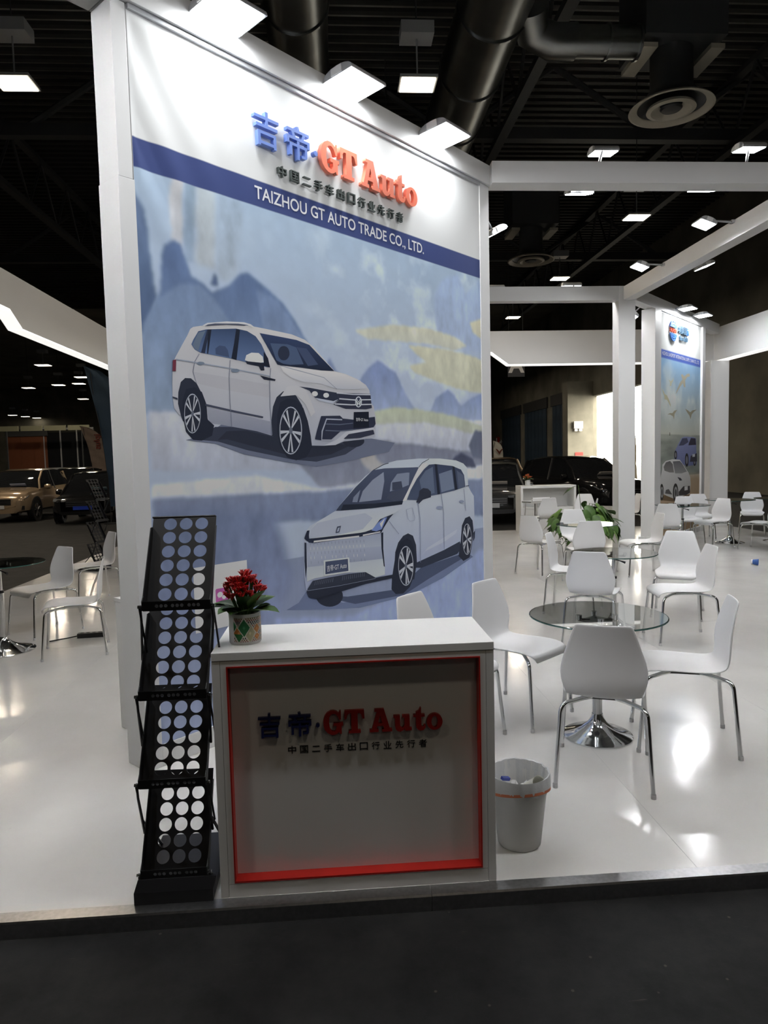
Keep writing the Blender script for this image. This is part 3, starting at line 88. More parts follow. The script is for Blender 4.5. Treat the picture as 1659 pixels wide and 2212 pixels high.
class MB:
    def __init__(s): s.v = []; s.f = []
    def quad(s, *p):
        n = len(s.v); s.v += [tuple(q) for q in p]; s.f.append(tuple(range(n, n+len(p)))); return s
    def box(s, x0, x1, y0, y1, z0, z1):
        n = len(s.v)
        s.v += [(x0,y0,z0),(x1,y0,z0),(x1,y1,z0),(x0,y1,z0),(x0,y0,z1),(x1,y0,z1),(x1,y1,z1),(x0,y1,z1)]
        s.f += [tuple(n+i for i in q) for q in ((0,3,2,1),(4,5,6,7),(0,1,5,4),(1,2,6,5),(2,3,7,6),(3,0,4,7))]; return s
    def obox(s, o, ax, ay, az):
        """box at corner o with edge vectors"""
        o, ax, ay, az = (Vector(q) for q in (o, ax, ay, az)); n = len(s.v)
        s.v += [tuple(q) for q in (o, o+ax, o+ax+ay, o+ay, o+az, o+ax+az, o+ax+ay+az, o+ay+az)]
        s.f += [tuple(n+i for i in q) for q in ((0,3,2,1),(4,5,6,7),(0,1,5,4),(1,2,6,5),(2,3,7,6),(3,0,4,7))]; return s
    def tube(s, path, r, n=8, caps=True):
        P = [Vector(p) for p in path]; k0 = len(s.v); prev = None
        rr = r if isinstance(r, (list, tuple)) else [r]*len(P)
        for i, p in enumerate(P):
            t = (P[min(i+1, len(P)-1)]-P[max(i-1, 0)]).normalized()
            if prev is None:
                a = t.orthogonal().normalized()
            else:
                a = (prev-t*prev.dot(t)).normalized()
            prev = a; b = t.cross(a)
            for j in range(n):
                th = 2*PI*j/n; s.v.append(tuple(p+(a*math.cos(th)+b*math.sin(th))*rr[i]))
        for i in range(len(P)-1):
            for j in range(n):
                s.f.append((k0+i*n+j, k0+i*n+(j+1)%n, k0+(i+1)*n+(j+1)%n, k0+(i+1)*n+j))
        if caps:
            s.f.append(tuple(k0+j for j in reversed(range(n)))); m = k0+(len(P)-1)*n; s.f.append(tuple(m+j for j in range(n)))
        return s
    def lathe(s, prof, n=32, c=(0, 0, 0), caps=False):
        k0 = len(s.v)
        for r, z in prof:
            for j in range(n):
                th = 2*PI*j/n; s.v.append((c[0]+r*math.cos(th), c[1]+r*math.sin(th), c[2]+z))
        for i in range(len(prof)-1):
            for j in range(n):
                s.f.append((k0+i*n+j, k0+i*n+(j+1)%n, k0+(i+1)*n+(j+1)%n, k0+(i+1)*n+j))
        if caps:
            s.f.append(tuple(k0+j for j in reversed(range(n)))); m = k0+(len(prof)-1)*n; s.f.append(tuple(m+j for j in range(n)))
        return s
    def prism(s, poly, d):
        """poly: list of 3d points (planar), d: extrusion vector"""
        n = len(s.v); k = len(poly); d = Vector(d)
        s.v += [tuple(p) for p in poly]+[tuple(Vector(p)+d) for p in poly]
        s.f.append(tuple(n+i for i in reversed(range(k)))); s.f.append(tuple(n+k+i for i in range(k)))
        for i in range(k): s.f.append((n+i, n+(i+1)%k, n+k+(i+1)%k, n+k+i))
        return s
    def mesh(s, name, m=None, smooth=False, bevel=0):
        me = bpy.data.meshes.new(name); me.from_pydata(s.v, [], s.f)
        bm = bmesh.new(); bm.from_mesh(me); bmesh.ops.recalc_face_normals(bm, faces=bm.faces)
        if bevel: bmesh.ops.bevel(bm, geom=list(bm.edges), offset=bevel, segments=2, affect='EDGES', profile=.6)
        bm.to_mesh(me); bm.free()
        if smooth:
            for p in me.polygons: p.use_smooth = True
            me.set_sharp_from_angle(angle=math.radians(40))
        if m: me.materials.append(m)
        return me
    def build(s, name, m, parent=None, smooth=False, bevel=0, loc=(0, 0, 0), **tags):
        return link(name, s.mesh(name, m, smooth, bevel), parent, loc, **tags)

def link(name, me, parent=None, loc=(0, 0, 0), rot=None, **tags):
    o = bpy.data.objects.new(name, me); COL.objects.link(o); o.parent = parent; o.location = loc
    if rot: o.rotation_euler = rot
    return tag(o, **tags)

def struct(o, label=None, cat=None): o['kind'] = 'structure'; return tag(o, label, cat)

def dup(root, loc, rz, label):
    r = root.copy(); COL.objects.link(r); r.location = loc; r.rotation_euler = (0, 0, rz); r['label'] = label
    for ch in root.children:
        c = ch.copy(); COL.objects.link(c); c.parent = r
        for g in ch.children:
            d = g.copy(); COL.objects.link(d); d.parent = c
    return r

def text_mesh(body, size=1.0, depth=0.0, bold=0.0, spacing=1.0, m=None, res=4):
    """lettering from the built-in font as a mesh in the xy plane, lower left at the origin"""
    c = bpy.data.curves.new('lettering', 'FONT'); c.body = body; c.size = size; c.extrude = depth/2
    c.offset = bold; c.space_character = spacing; c.resolution_u = res
    o = bpy.data.objects.new('lettering', c); COL.objects.link(o)
    dg = bpy.context.evaluated_depsgraph_get()
    me = bpy.data.meshes.new_from_object(o.evaluated_get(dg)); bpy.data.objects.remove(o)
    v = np.empty(len(me.vertices)*3); me.vertices.foreach_get('co', v); v = v.reshape(-1, 3)
    if len(v):
        v -= v.min(0); me.vertices.foreach_set('co', v.ravel())
    me.materials.clear(); me.shade_flat()
    if m: me.materials.append(m)
    return me, (v.max(0) if len(v) else np.zeros(3))

def scale_mesh(me, sx, sy, sz=1):
    v = np.empty(len(me.vertices)*3); me.vertices.foreach_get('co', v); v = v.reshape(-1, 3)*np.array([sx, sy, sz])
    me.vertices.foreach_set('co', v.ravel()); me.update()

def curve_mesh(loops, depth, m):
    """2d loops (holes allowed) filled and extruded"""
    c = bpy.data.curves.new('glyph', 'CURVE'); c.dimensions = '2D'; c.fill_mode = 'BOTH'; c.extrude = depth/2
    for lp in loops:
        sp = c.splines.new('POLY'); sp.points.add(len(lp)-1); sp.use_cyclic_u = True
        for i, (x, y) in enumerate(lp): sp.points[i].co = (x, y, 0, 1)
    o = bpy.data.objects.new('glyph', c); COL.objects.link(o)
    dg = bpy.context.evaluated_depsgraph_get(); me = bpy.data.meshes.new_from_object(o.evaluated_get(dg))
    bpy.data.objects.remove(o); me.materials.clear(); me.materials.append(m)
    v = np.empty(len(me.vertices)*3); me.vertices.foreach_get('co', v); v = v.reshape(-1, 3); v[:, 2] += depth/2
    me.vertices.foreach_set('co', v.ravel())
    return me

def frame_matrix(o, ex, ey):
    ex = Vector(ex).normalized(); ey = Vector(ey).normalized(); ez = ex.cross(ey)
    m = Matrix((ex, ey, ez)).transposed().to_4x4(); m.translation = Vector(o); return m

# ------------------------------------------------------------------ materials
M = {}
M['white_panel'] = mat('white_panel', (.80, .80, .79), .45, noise=(2.5, .02), bump=(30, .02))
M['white_gloss'] = mat('white_gloss', (.80, .80, .80), .12, spec=.5)
M['frame_white'] = mat('frame_white', (.78, .78, .78), .4)
M['chair'] = mat('chair_plastic', (.82, .82, .83), .38, spec=.45)
M['chrome'] = mat('chrome', (.78, .79, .80), .09, 1.0)
M['alu'] = mat('aluminium', (.42, .42, .43), .32, 1.0, noise=(60, .12))
M['black'] = mat('black_paint', (.012, .012, .014), .45)
M['blackplastic'] = mat('black_plastic', (.02, .02, .022), .35)
M['rubber'] = mat('rubber', (.015, .015, .016), .8)
M['carpaint_black'] = mat('car_black', (.012, .012, .013), .12, coat=1)
M['carpaint_grey'] = mat('car_grey', (.10, .10, .105), .2, .5, coat=1)
M['carpaint_beige'] = mat('car_beige', (.42, .31, .2), .2, .3, coat=1)
M['carglass'] = mat('car_glass', (.012, .013, .015), .04, spec=.6)
M['print'] = mat('banner_print', (1, 1, 1), .65, spec=.12, vcol='Col')
M['blue_letter'] = mat('blue_letter', lin((112, 140, 212)), .4)
M['red_letter'] = mat('orange_red_letter', lin((236, 128, 102)), .4)
M['blue_dark'] = mat('navy_letter', lin((28, 34, 84)), .4)
M['red_dark'] = mat('red_letter', lin((150, 30, 24)), .4)
M['grey_letter'] = mat('grey_letter', lin((70, 78, 76)), .45)
M['white_ink'] = mat('white_ink', (.82, .83, .86), .5)
M['led'] = mat('led_panel', (1, 1, 1), .5, emit=((.95, .98, 1), 22))
M['led_soft'] = mat('led_edge', (1, 1, 1), .5, emit=((1, .99, .95), .9))
M['hall_led'] = mat('hall_lamp_glow', (1, 1, 1), .5, emit=((1, .88, .66), 9))
M['lamp_grey'] = mat('lamp_housing', (.45, .46, .48), .35, .3)
M['hall_metal'] = mat('hall_steel', (.06, .062, .065), .5, .2)
M['leaf'] = mat('leaf', (.07, .14, .035), .4, noise=(9, .45))
M['leaf_dark'] = mat('leaf_dark', (.035, .07, .022), .4, noise=(9, .35))
M['petal'] = mat('petal', (.55, .012, .012), .5, noise=(80, .25))
M['petal_orange'] = mat('petal_orange', (.65, .16, .05), .5)
M['stem'] = mat('stem', (.05, .09, .025), .5)
M['red_edge'] = mat('red_paint', (.42, .016, .01), .4)

def floor_material():
    m = bpy.data.materials.new('white_glossy_floor'); m.use_nodes = True; nt = m.node_tree; b = nt.nodes['Principled BSDF']
    tc = nt.nodes.new('ShaderNodeTexCoord')
    n = nt.nodes.new('ShaderNodeTexNoise'); n.inputs['Scale'].default_value = 1.2; n.inputs['Detail'].default_value = 7
    nt.links.new(tc.outputs['Object'], n.inputs['Vector'])
    r = nt.nodes.new('ShaderNodeValToRGB'); r.color_ramp.elements[0].position = .3; r.color_ramp.elements[1].position = .7
    r.color_ramp.elements[0].color = (.66, .65, .63, 1); r.color_ramp.elements[1].color = (.76, .75, .73, 1)
    nt.links.new(n.outputs['Fac'], r.inputs['Fac'])
    # fine scuffs
    mp = nt.nodes.new('ShaderNodeMapping'); mp.inputs['Scale'].default_value = (3, 14, 1); mp.inputs['Rotation'].default_value = (0, 0, .6)
    nt.links.new(tc.outputs['Object'], mp.inputs['Vector'])
    n2 = nt.nodes.new('ShaderNodeTexNoise'); n2.inputs['Scale'].default_value = 2.2; n2.inputs['Detail'].default_value = 10; n2.inputs['Roughness'].default_value = .7
    nt.links.new(mp.outputs['Vector'], n2.inputs['Vector'])
    r2 = nt.nodes.new('ShaderNodeMapRange'); r2.inputs['From Min'].default_value = .66; r2.inputs['From Max'].default_value = .74
    r2.inputs['To Min'].default_value = 1; r2.inputs['To Max'].default_value = .8
    nt.links.new(n2.outputs['Fac'], r2.inputs['Value'])
    mx = nt.nodes.new('ShaderNodeVectorMath'); mx.operation = 'SCALE'
    nt.links.new(r.outputs['Color'], mx.inputs[0]); nt.links.new(r2.outputs['Result'], mx.inputs['Scale'])
    nt.links.new(mx.outputs['Vector'], b.inputs['Base Color'])
    r3 = nt.nodes.new('ShaderNodeMapRange'); r3.inputs['To Min'].default_value = .05; r3.inputs['To Max'].default_value = .2
    nt.links.new(n.outputs['Fac'], r3.inputs['Value']); nt.links.new(r3.outputs['Result'], b.inputs['Roughness'])
    b.inputs['Specular IOR Level'].default_value = .6
    n3 = nt.nodes.new('ShaderNodeTexNoise'); n3.inputs['Scale'].default_value = 5; nt.links.new(tc.outputs['Object'], n3.inputs['Vector'])
    bp = nt.nodes.new('ShaderNodeBump'); bp.inputs['Strength'].default_value = .06; bp.inputs['Distance'].default_value = .02
    nt.links.new(n3.outputs['Fac'], bp.inputs['Height']); nt.links.new(bp.outputs['Normal'], b.inputs['Normal'])
    return m

def ground_material():
    m = bpy.data.materials.new('dark_asphalt'); m.use_nodes = True; nt = m.node_tree; b = nt.nodes['Principled BSDF']
    tc = nt.nodes.new('ShaderNodeTexCoord')
    n = nt.nodes.new('ShaderNodeTexNoise'); n.inputs['Scale'].default_value = 3.5; n.inputs['Detail'].default_value = 12; n.inputs['Roughness'].default_value = .7
    nt.links.new(tc.outputs['Object'], n.inputs['Vector'])
    r = nt.nodes.new('ShaderNodeValToRGB')
    r.color_ramp.elements[0].position = .35; r.color_ramp.elements[1].position = .72
    r.color_ramp.elements[0].color = (.008, .008, .0085, 1); r.color_ramp.elements[1].color = (.027, .0265, .026, 1)
    nt.links.new(n.outputs['Fac'], r.inputs['Fac'])
    v = nt.nodes.new('ShaderNodeTexVoronoi'); v.inputs['Scale'].default_value = 9; v.feature = 'F1'
    nt.links.new(tc.outputs['Object'], v.inputs['Vector'])
    sp = nt.nodes.new('ShaderNodeMapRange'); sp.inputs['From Min'].default_value = .03; sp.inputs['From Max'].default_value = .06
    sp.inputs['To Min'].default_value = .55; sp.inputs['To Max'].default_value = 0
    nt.links.new(v.outputs['Distance'], sp.inputs['Value'])
    # long pale scratches
    mp = nt.nodes.new('ShaderNodeMapping'); mp.inputs['Scale'].default_value = (1.2, 16, 1); mp.inputs['Rotation'].default_value = (0, 0, -.25)
    nt.links.new(tc.outputs['Object'], mp.inputs['Vector'])
    n2 = nt.nodes.new('ShaderNodeTexNoise'); n2.inputs['Scale'].default_value = 2; n2.inputs['Detail'].default_value = 9; n2.inputs['Roughness'].default_value = .75
    nt.links.new(mp.outputs['Vector'], n2.inputs['Vector'])
    r2 = nt.nodes.new('ShaderNodeMapRange'); r2.inputs['From Min'].default_value = .66; r2.inputs['From Max'].default_value = .74; r2.inputs['To Max'].default_value = .8
    nt.links.new(n2.outputs['Fac'], r2.inputs['Value'])
    ad = nt.nodes.new('ShaderNodeMath'); ad.operation = 'ADD'; ad.use_clamp = True
    nt.links.new(sp.outputs['Result'], ad.inputs[0]); nt.links.new(r2.outputs['Result'], ad.inputs[1])
    mx = nt.nodes.new('ShaderNodeMix'); mx.data_type = 'RGBA'
    mx.inputs['B'].default_value = (.13, .11, .095, 1)
    nt.links.new(ad.outputs['Value'], mx.inputs['Factor']); nt.links.new(r.outputs['Color'], mx.inputs['A'])
    nt.links.new(mx.outputs['Result'], b.inputs['Base Color'])
    b.inputs['Roughness'].default_value = .7; b.inputs['Specular IOR Level'].default_value = .2
    bp = nt.nodes.new('ShaderNodeBump'); bp.inputs['Strength'].default_value = .25; bp.inputs['Distance'].default_value = .01
    nt.links.new(n.outputs['Fac'], bp.inputs['Height']); nt.links.new(bp.outputs['Normal'], b.inputs['Normal'])
    return m
M['floor'] = floor_material(); M['ground'] = ground_material()
M['hallwall'] = mat('hall_wall_concrete', (.2, .19, .155), .8, noise=(.6, .3))
M['halldeck'] = mat('ceiling_deck', (.3, .285, .25), .6, noise=(.4, .3))
M['rib'] = mat('ceiling_rib', (.035, .035, .034), .55, noise=(.5, .3))
M['concrete'] = mat('concrete_column', (.2, .19, .155), .8, noise=(1.5, .15))
M['bluedoor'] = mat('blue_door', (.04, .065, .10), .45, noise=(1.2, .3))
M['duct'] = mat('duct_steel', (.30, .31, .31), .28, 1.0, noise=(1.2, .2))
M['glass'] = mat('table_glass', (.94, .975, .97), .01, trans=1.0, ior=1.45)
M['glass_edge'] = mat('glass_edge', (.04, .10, .09), .1)

# ------------------------------------------------------------------ hall
GZ = -.06
XW = 16.0
g = MB().quad((-60, -15, GZ), (60, -15, GZ), (60, 95, GZ), (-60, 95, GZ)).build('floor', M['ground']); struct(g)
cl = MB().box(-60, XW+.4, -15, 95, 12.0, 12.3).build('ceiling', M['halldeck']); struct(cl)
ribm = MB().box(-30, 16, -.075, .075, -.09, -.002).mesh('rib', M['rib'])
for i in range(112):
    link('rib', ribm, cl, (0, 8+i*.36, 12.0))
struct(MB().box(-60, XW+.4, 95, 95.3, GZ, 12).build('wall_back', M['hallwall']))
struct(MB().box(-60.3, -60, -15, 95, GZ, 12).build('wall_left', M['hallwall']))
struct(MB().box(-60, XW+.4, -15.3, -15, GZ, 12).build('wall_front', M['hallwall']))
wr = MB()
wr.box(XW, XW+.4, -15, 33, GZ, 12).box(XW, XW+.4, 43, 95, GZ, 12).box(XW, XW+.4, 33, 43, 5.2, 12)
wro = wr.build('wall_right', M['hallwall']); struct(wro)
for k, (y0, y1) in enumerate(((45.0, 50.5), (52.0, 58.0), (59.5, 66.0))):
    d = empty('door_%d' % (k+1), (XW-.03, y0, GZ)); d['kind'] = 'structure'
    MB().box(-.1, 0, -.3, y1-y0+.3, 5.2, 6.0).build('lintel', M['hall_metal'], d)
    w = (y1-y0)/6
    pm = MB().box(-.05, 0, .03, w-.03, 0, 5.2).mesh('panel', M['bluedoor'])
    for j in range(6): link('panel', pm, d, (0, j*w, 0))
c = MB().box(XW-1.6, XW-.001, 42.6, 43.6, GZ, 6.1).build('concrete_column', M['concrete'])
tag(c, 'tall pale concrete pillar lit by daylight beside the exit opening', 'pillar')
bx = empty('wall_box', (XW-1.0, 42.55, 3.2), label='small white lamp box mounted on the concrete pillar', cat='wall lamp')
MB().box(-.28, .28, -.2, 0, 0, .45).build('box', M['white_panel'], bx, bevel=.02)
for s in (-1, 1): MB().box(s*.14-.09, s*.14+.09, -.16, 0, -.15, -.02).build('lamp_head', M['white_panel'], bx)
es = empty('exit_sign', (XW-.12, 67.6, 2.6), label='small red exit sign with a white arrow left of the blue doors', cat='sign')
MB().box(-.05, .05, -.5, .5, 0, .9).build('board', M['red_edge'], es)
MB().box(-.08, -.051, .12, .3, .1, .8).build('figure', M['white_ink'], es)
MB().prism([(-.06, -.9, .45), (-.06, -1.5, .45), (-.06, -1.5, .62), (-.06, -1.9, .38), (-.06, -1.5, .14), (-.06, -1.5, .31), (-.06, -.9, .31)], (.02, 0, 0)).build('arrow', M['white_ink'], es)
e2 = MB().box(-.25, .25, -.02, 0, 0, .4).build('fire_sign', M['red_edge'], loc=(XW-.9, 42.58, 1.35)); tag(e2, 'red square notice low on the concrete pillar', 'sign')
# hanging sign with the letter A
sg = empty('hanging_sign', (7.75, 29.5, 4.95), label='dark hanging hall sign with a big white letter A', cat='sign')
MB().box(-.36, .36, -.04, .04, 0, 1.0).build('board', mat('sign_board', (.05, .055, .07), .5), sg)
me, dm = text_mesh('A', .9, .01, .03, m=M['white_ink'])
o = link('letter', me, sg); o.matrix_local = frame_matrix((-dm[0]/2, -.05, .16), (1, 0, 0), (0, 0, 1))
for s in (-1, 1): MB().tube([(s*.3, 0, 1.0), (s*.3, 0, 7.05)], .012, 6).build('cable', M['hall_metal'], sg)

# trusses and ducts under the deck
def truss_y(x, y0, y1, zt, zb, label, dark=True):
    t = empty('roof_truss', (x, y0, zb), label=label, cat='truss', group='roof trusses')
    L = y1-y0; h = zt-zb
    MB().box(-.12, .12, 0, L, -.02, .14).build('bottom_chord', M['hall_metal'], t)
    MB().box(-.12, .12, 0, L, h-.14, h).build('top_chord', M['hall_metal'], t)
    n = int(L/2.2); st = L/n
    bm_ = {}
    for i in range(n):
        a, b_ = ((0, i*st, .1), (0, (i+.5)*st, h-.1)); MB().tube([a, b_], .045, 5).build('web', M['hall_metal'], t)
        MB().tube([b_, (0, (i+1)*st, .1)], .045, 5).build('web', M['hall_metal'], t)
for x, lab in ((4.6, 'dark roof truss running into the hall left of the round air diffusers'),
               (11.2, 'dark roof truss running into the hall above the right dark wall'),
               (-9.5, 'dark roof truss in the hall roof left of the tall banner wall')):
    truss_y(x, 6, 46, 11.8, 9.9, lab)
def truss_x(y, label):
    t = empty('cross_beam', (-14, y, 10.05), label=label, cat='beam', group='cross beams of the hall roof')
    MB().box(0, 29.5, -.14, .14, 0, .3).build('chord', M['hall_metal'], t)
    for i in range(5):
        x = i*5.6+.7
        MB().tube([(x, 0, .2), (x+2.6, 0, 1.9)], .09, 6).build('brace', M['hall_metal'], t)
        MB().tube([(x+5.3, 0, .2), (x+2.7, 0, 1.9)], .09, 6).build('brace', M['hall_metal'], t)
truss_x(19.2, 'dark cross beam of the roof just above the white front booth beam')
truss_x(30.6, 'dark cross beam of the roof seen through the booth frame')
def duct_y(x, r, label):
    d = empty('air_duct', (x, 5.5, 9.35), label=label, cat='duct', group='big round air ducts')
    MB().tube([(0, 0, 0), (0, 34, 0)], r, 40).build('pipe', M['duct'], d, smooth=True)
    for i in range(17): MB().lathe([(r, -.03), (r+.03, -.03), (r+.03, .03), (r, .03)], 40).build('flange', M['duct'], d, loc=(0, 1+i*2, 0)).rotation_euler = (PI/2, 0, 0)
    return d
duct_y(2.95, .62, 'large round steel air duct right of the banner floodlights')
duct_y(-.45, .55, 'round steel air duct straight above the banner')
dbr = empty('branch_duct', (3.6, 12.9, 9.0), label='short round branch duct with an elbow leading to the diffuser box', cat='duct')
MB().tube([(-.02, -.5, .3), (.12, -.1, .1), (.5, 0, 0), (.9, 0, 0)], .3, 24).build('elbow', M['duct'], dbr, smooth=True)
MB().tube([(.9, 0, 0), (2.09, 0, 0)], .27, 24).build('pipe', M['duct'], dbr, smooth=True)
for x in (.9, 1.5, 2.06): MB().lathe([(.27, -.02), (.3, -.02), (.3, .02), (.27, .02)], 24).build('flange', M['duct'], dbr, loc=(x, 0, 0)).rotation_euler = (0, PI/2, 0)
M['diffuser'] = mat('diffuser_paint', (.5, .46, .38), .5)
def diffuser(loc, label):
    d = empty('ceiling_diffuser', loc, label=label, cat='diffuser', group='round air diffusers')
    MB().box(-.75, .75, -.6, .6, 1.0, 2.5).build('box', M['hall_metal'], d)
    MB().lathe([(.38, 1.0), (.38, .35), (.5, .18), (.64, .08), (.60, .06), (.45, .14), (.3, .3)], 40).build('outer_cone', M['hall_metal'], d, smooth=True)
    MB().lathe([(.62, .07), (.74, .02), (.76, -.01), (.72, -.02), (.6, .04)], 40).build('rim', M['diffuser'], d, smooth=True)
    MB().lathe([(.42, .02), (.44, -.03), (.36, -.05), (.24, .02), (.2, .08)], 36).build('ring', M['diffuser'], d, smooth=True)
    MB().lathe([(.2, .0), (.17, -.03), (.02, -.04), (.0, -.04)], 30).build('centre_disc', M['black'], d, smooth=True)
    for s in (-1, 1): MB().box(s*.62-.13, s*.62+.13, -.5, .5, .82, .9).build('bracket', M['diffuser'], d)
diffuser((6.45, 13.18, 8.0), 'round air diffuser under a black box, high above the front beam')
diffuser((6.62, 23.17, 8.0), 'smaller looking round air diffuser framed by the white booth beams')

def hall_lamp(loc, label, light=True, k=1.3, r=.32):
    h = empty('high_bay_lamp', loc, label=label, cat='ceiling lamp', group='hall ceiling lamps')
    MB().box(-r, r, -r*.8, r*.8, 0, .05).build('frame', M['lamp_grey'], h)
    MB().box(-r*.9, r*.9, -r*.7, r*.7, -.015, 0).build('diffuser', M['hall_led'], h)
    MB().box(-.28, .28, -.2, .2, .75, .95).build('driver_box', M['lamp_grey'], h)
    MB().tube([(0, 0, .05), (0, 0, .75)], .015, 6).build('rod', M['lamp_grey'], h)
    MB().tube([(0, 0, .95), (0, 0, 12-loc[2])], .012, 6).build('hanger', M['hall_metal'], h)
    if light:
        a = bpy.data.lights.new('hall_light', 'AREA'); a.energy = HALL*k; a.shape = 'RECTANGLE'; a.size = r*1.8; a.size_y = r*1.4; a.color = (1, .85, .66)
        ao = bpy.data.objects.new('hall_light', a); COL.objects.link(ao); ao.parent = h; ao.location = (0, 0, -.03)
hall_lamp((1.6, 12.46, 8), 'square lit hall lamp hanging between the banner floodlights and the duct')
hall_lamp((-5.14, 12.57, 8), 'lit warm hall lamp at the far upper left of the dark hall')
hall_lamp((8.38, 19.07, 8), 'lit hall lamp upper right inside the booth frame, nearest of its row')
hall_lamp((8.35, 25.5, 8), 'lit hall lamp in the middle of the row inside the booth frame')
hall_lamp((8.41, 32.47, 8), 'small lit hall lamp just under the rear booth beam, farthest of its row')
FAR = [((-18.1, 45.9), 'upper warm dot of a far hall lamp under the left fascia', 1), ((-18.0, 52.3), 'warm dot of a far hall lamp next to the blue feather flag', 1),
       ((-21.4, 57.0), 'white dot of a far hall lamp, middle of the left hall', 0), ((-24.4, 58.7), 'warm dot of a far hall lamp, left of the white ones', 0),
       ((-19.6, 56.3), 'white dot of a far hall lamp beside the blue feather flag', 0), ((-23.7, 69.0), 'brightest far hall lamp above the parked cars on the left', 0),
       ((-38.8, 88.4), 'low far hall lamp dot, leftmost above the beige car', 0), ((-38.5, 91.2), 'low far hall lamp dot, middle of three above the beige car', 0), ((-38.3, 94.1), 'low far hall lamp dot, rightmost above the beige car', 0)]
for (x, y), lab, li in FAR:
    hall_lamp((x, y, 8.0), lab, bool(li), 3.0, r=.45)
# lamps over the aisle behind and beside the viewer
for x, y in ((-5, -1), (2, -1), (9, 5), (-12, 6), (2, -8)):
    hall_lamp((x, y, 8), 'hall lamp over the aisle behind the viewer', True, .4)
for x, y in ((-5.1, 19), (-12, 19), (-5.1, 25.5), (-12, 25.5), (1.6, 19), (1.6, 25.5), (-18.5, 19)):
    hall_lamp((x, y, 8), 'hall lamp hidden behind the banner wall and the left fascia', True, 2.6 if x < -10 else .8)
for y in (39.0, 45.5, 52.0, 58.5):
    hall_lamp((8.4, y, 8), 'far hall lamp of the right row hidden behind the rear fascia', True, 1.6)

# ------------------------------------------------------------------ booth platform
pf = MB().box(-4.36, 8.4, 2.47, 14.9, GZ, 0).build('platform_floor', M['floor']); struct(pf, 'glossy white raised booth floor', 'platform')
seam = mat('floor_seam', (.5, .5, .49), .3)
for x, y0, y1 in ((1.35, 2.48, 6.4), (2.6, 2.48, 9.0), (-2.0, 2.48, 9.5)):
    MB().box(x-.0012, x+.0012, y0, y1, 0, .0006).build('seam', seam, pf)
for y, x0, x1 in ((6.3, -4.3, 8.3), (10.1, -4.3, 8.3)):
    MB().box(x0, x1, y-.0012, y+.0012, 0, .0006).build('seam', seam, pf)
def edge_trim(name, x0, x1):
    m = MB(); prof = [(2.44, GZ), (2.44, -.004), (2.444, .003), (2.50, .003), (2.50, 0), (2.47, 0), (2.47, GZ)]
    m.prism([(x0, y, z) for y, z in prof], (x1-x0, 0, 0)); return struct(m.build(name, M['alu']))
edge_trim('trim_1', -4.38, .308); edge_trim('trim_2', .31, 8.42)

# ------------------------------------------------------------------ diagonal banner wall
WO = Vector((-.991, 3.649, 0)); DV = Vector((1, 1, 0)).normalized(); NV = Vector((1, -1, 0)).normalized(); UP = Vector((0, 0, 1))
def Wp(s, n, z): return WO+DV*s+NV*n+UP*z
bw = empty('banner_wall', Wp(1.6, -.1, 0), label='tall white diagonal wall carrying the big printed car banner', cat='wall')
INV = Matrix.Translation(-Wp(1.6, -.1, 0))
def wbox(s0, s1, n0, n1, z0, z1):
    return MB().obox(Wp(s0, n0, z0)-Wp(1.6, -.1, 0), DV*(s1-s0), NV*(n1-n0), UP*(z1-z0))
wbox(.05, 3.175, -.195, -.012, 0, 3.86).build('core_panel', M['white_panel'], bw)
wbox(.05, 3.175, -.012, 0, 0, .12).build('plinth', M['white_panel'], bw, bevel=.002)
wbox(-.04, .05, -.195, .0, 0, 3.02).build('post', M['frame_white'], bw, bevel=.003)
wbox(-.034, .044, -.195, -.004, 3.022, 3.86).build('post_extension', M['frame_white'], bw, bevel=.003)
wbox(3.175, 3.31, -.195, .004, 0, 3.86).build('end_post', M['frame_white'], bw, bevel=.003)
wbox(-.04, 3.31, -.195, .03, 3.862, 4.02).build('top_beam', M['frame_white'], bw, bevel=.003)
wbox(.05, 3.175, -.012, .012, 3.835, 3.861).build('moulding', M['lamp_grey'], bw, bevel=.004)
# beam that carries on from the post towards the front corner
fb = MB().obox(Wp(-.045, -.195, 3.862), -DV*1.5, NV*.195, UP*.158).build('booth_beam', M['frame_white'], bevel=.003)
tag(fb, 'white booth beam leaving the top of the banner wall towards the front left', 'beam')

def lin_arr(c): c = np.asarray(c, float)/255; return np.where(c <= .04045, c/12.92, ((c+.055)/1.055)**2.4)
PRINT_K = 1.75
def alb(c): return np.clip(lin_arr(c)*PRINT_K, 0, .86)

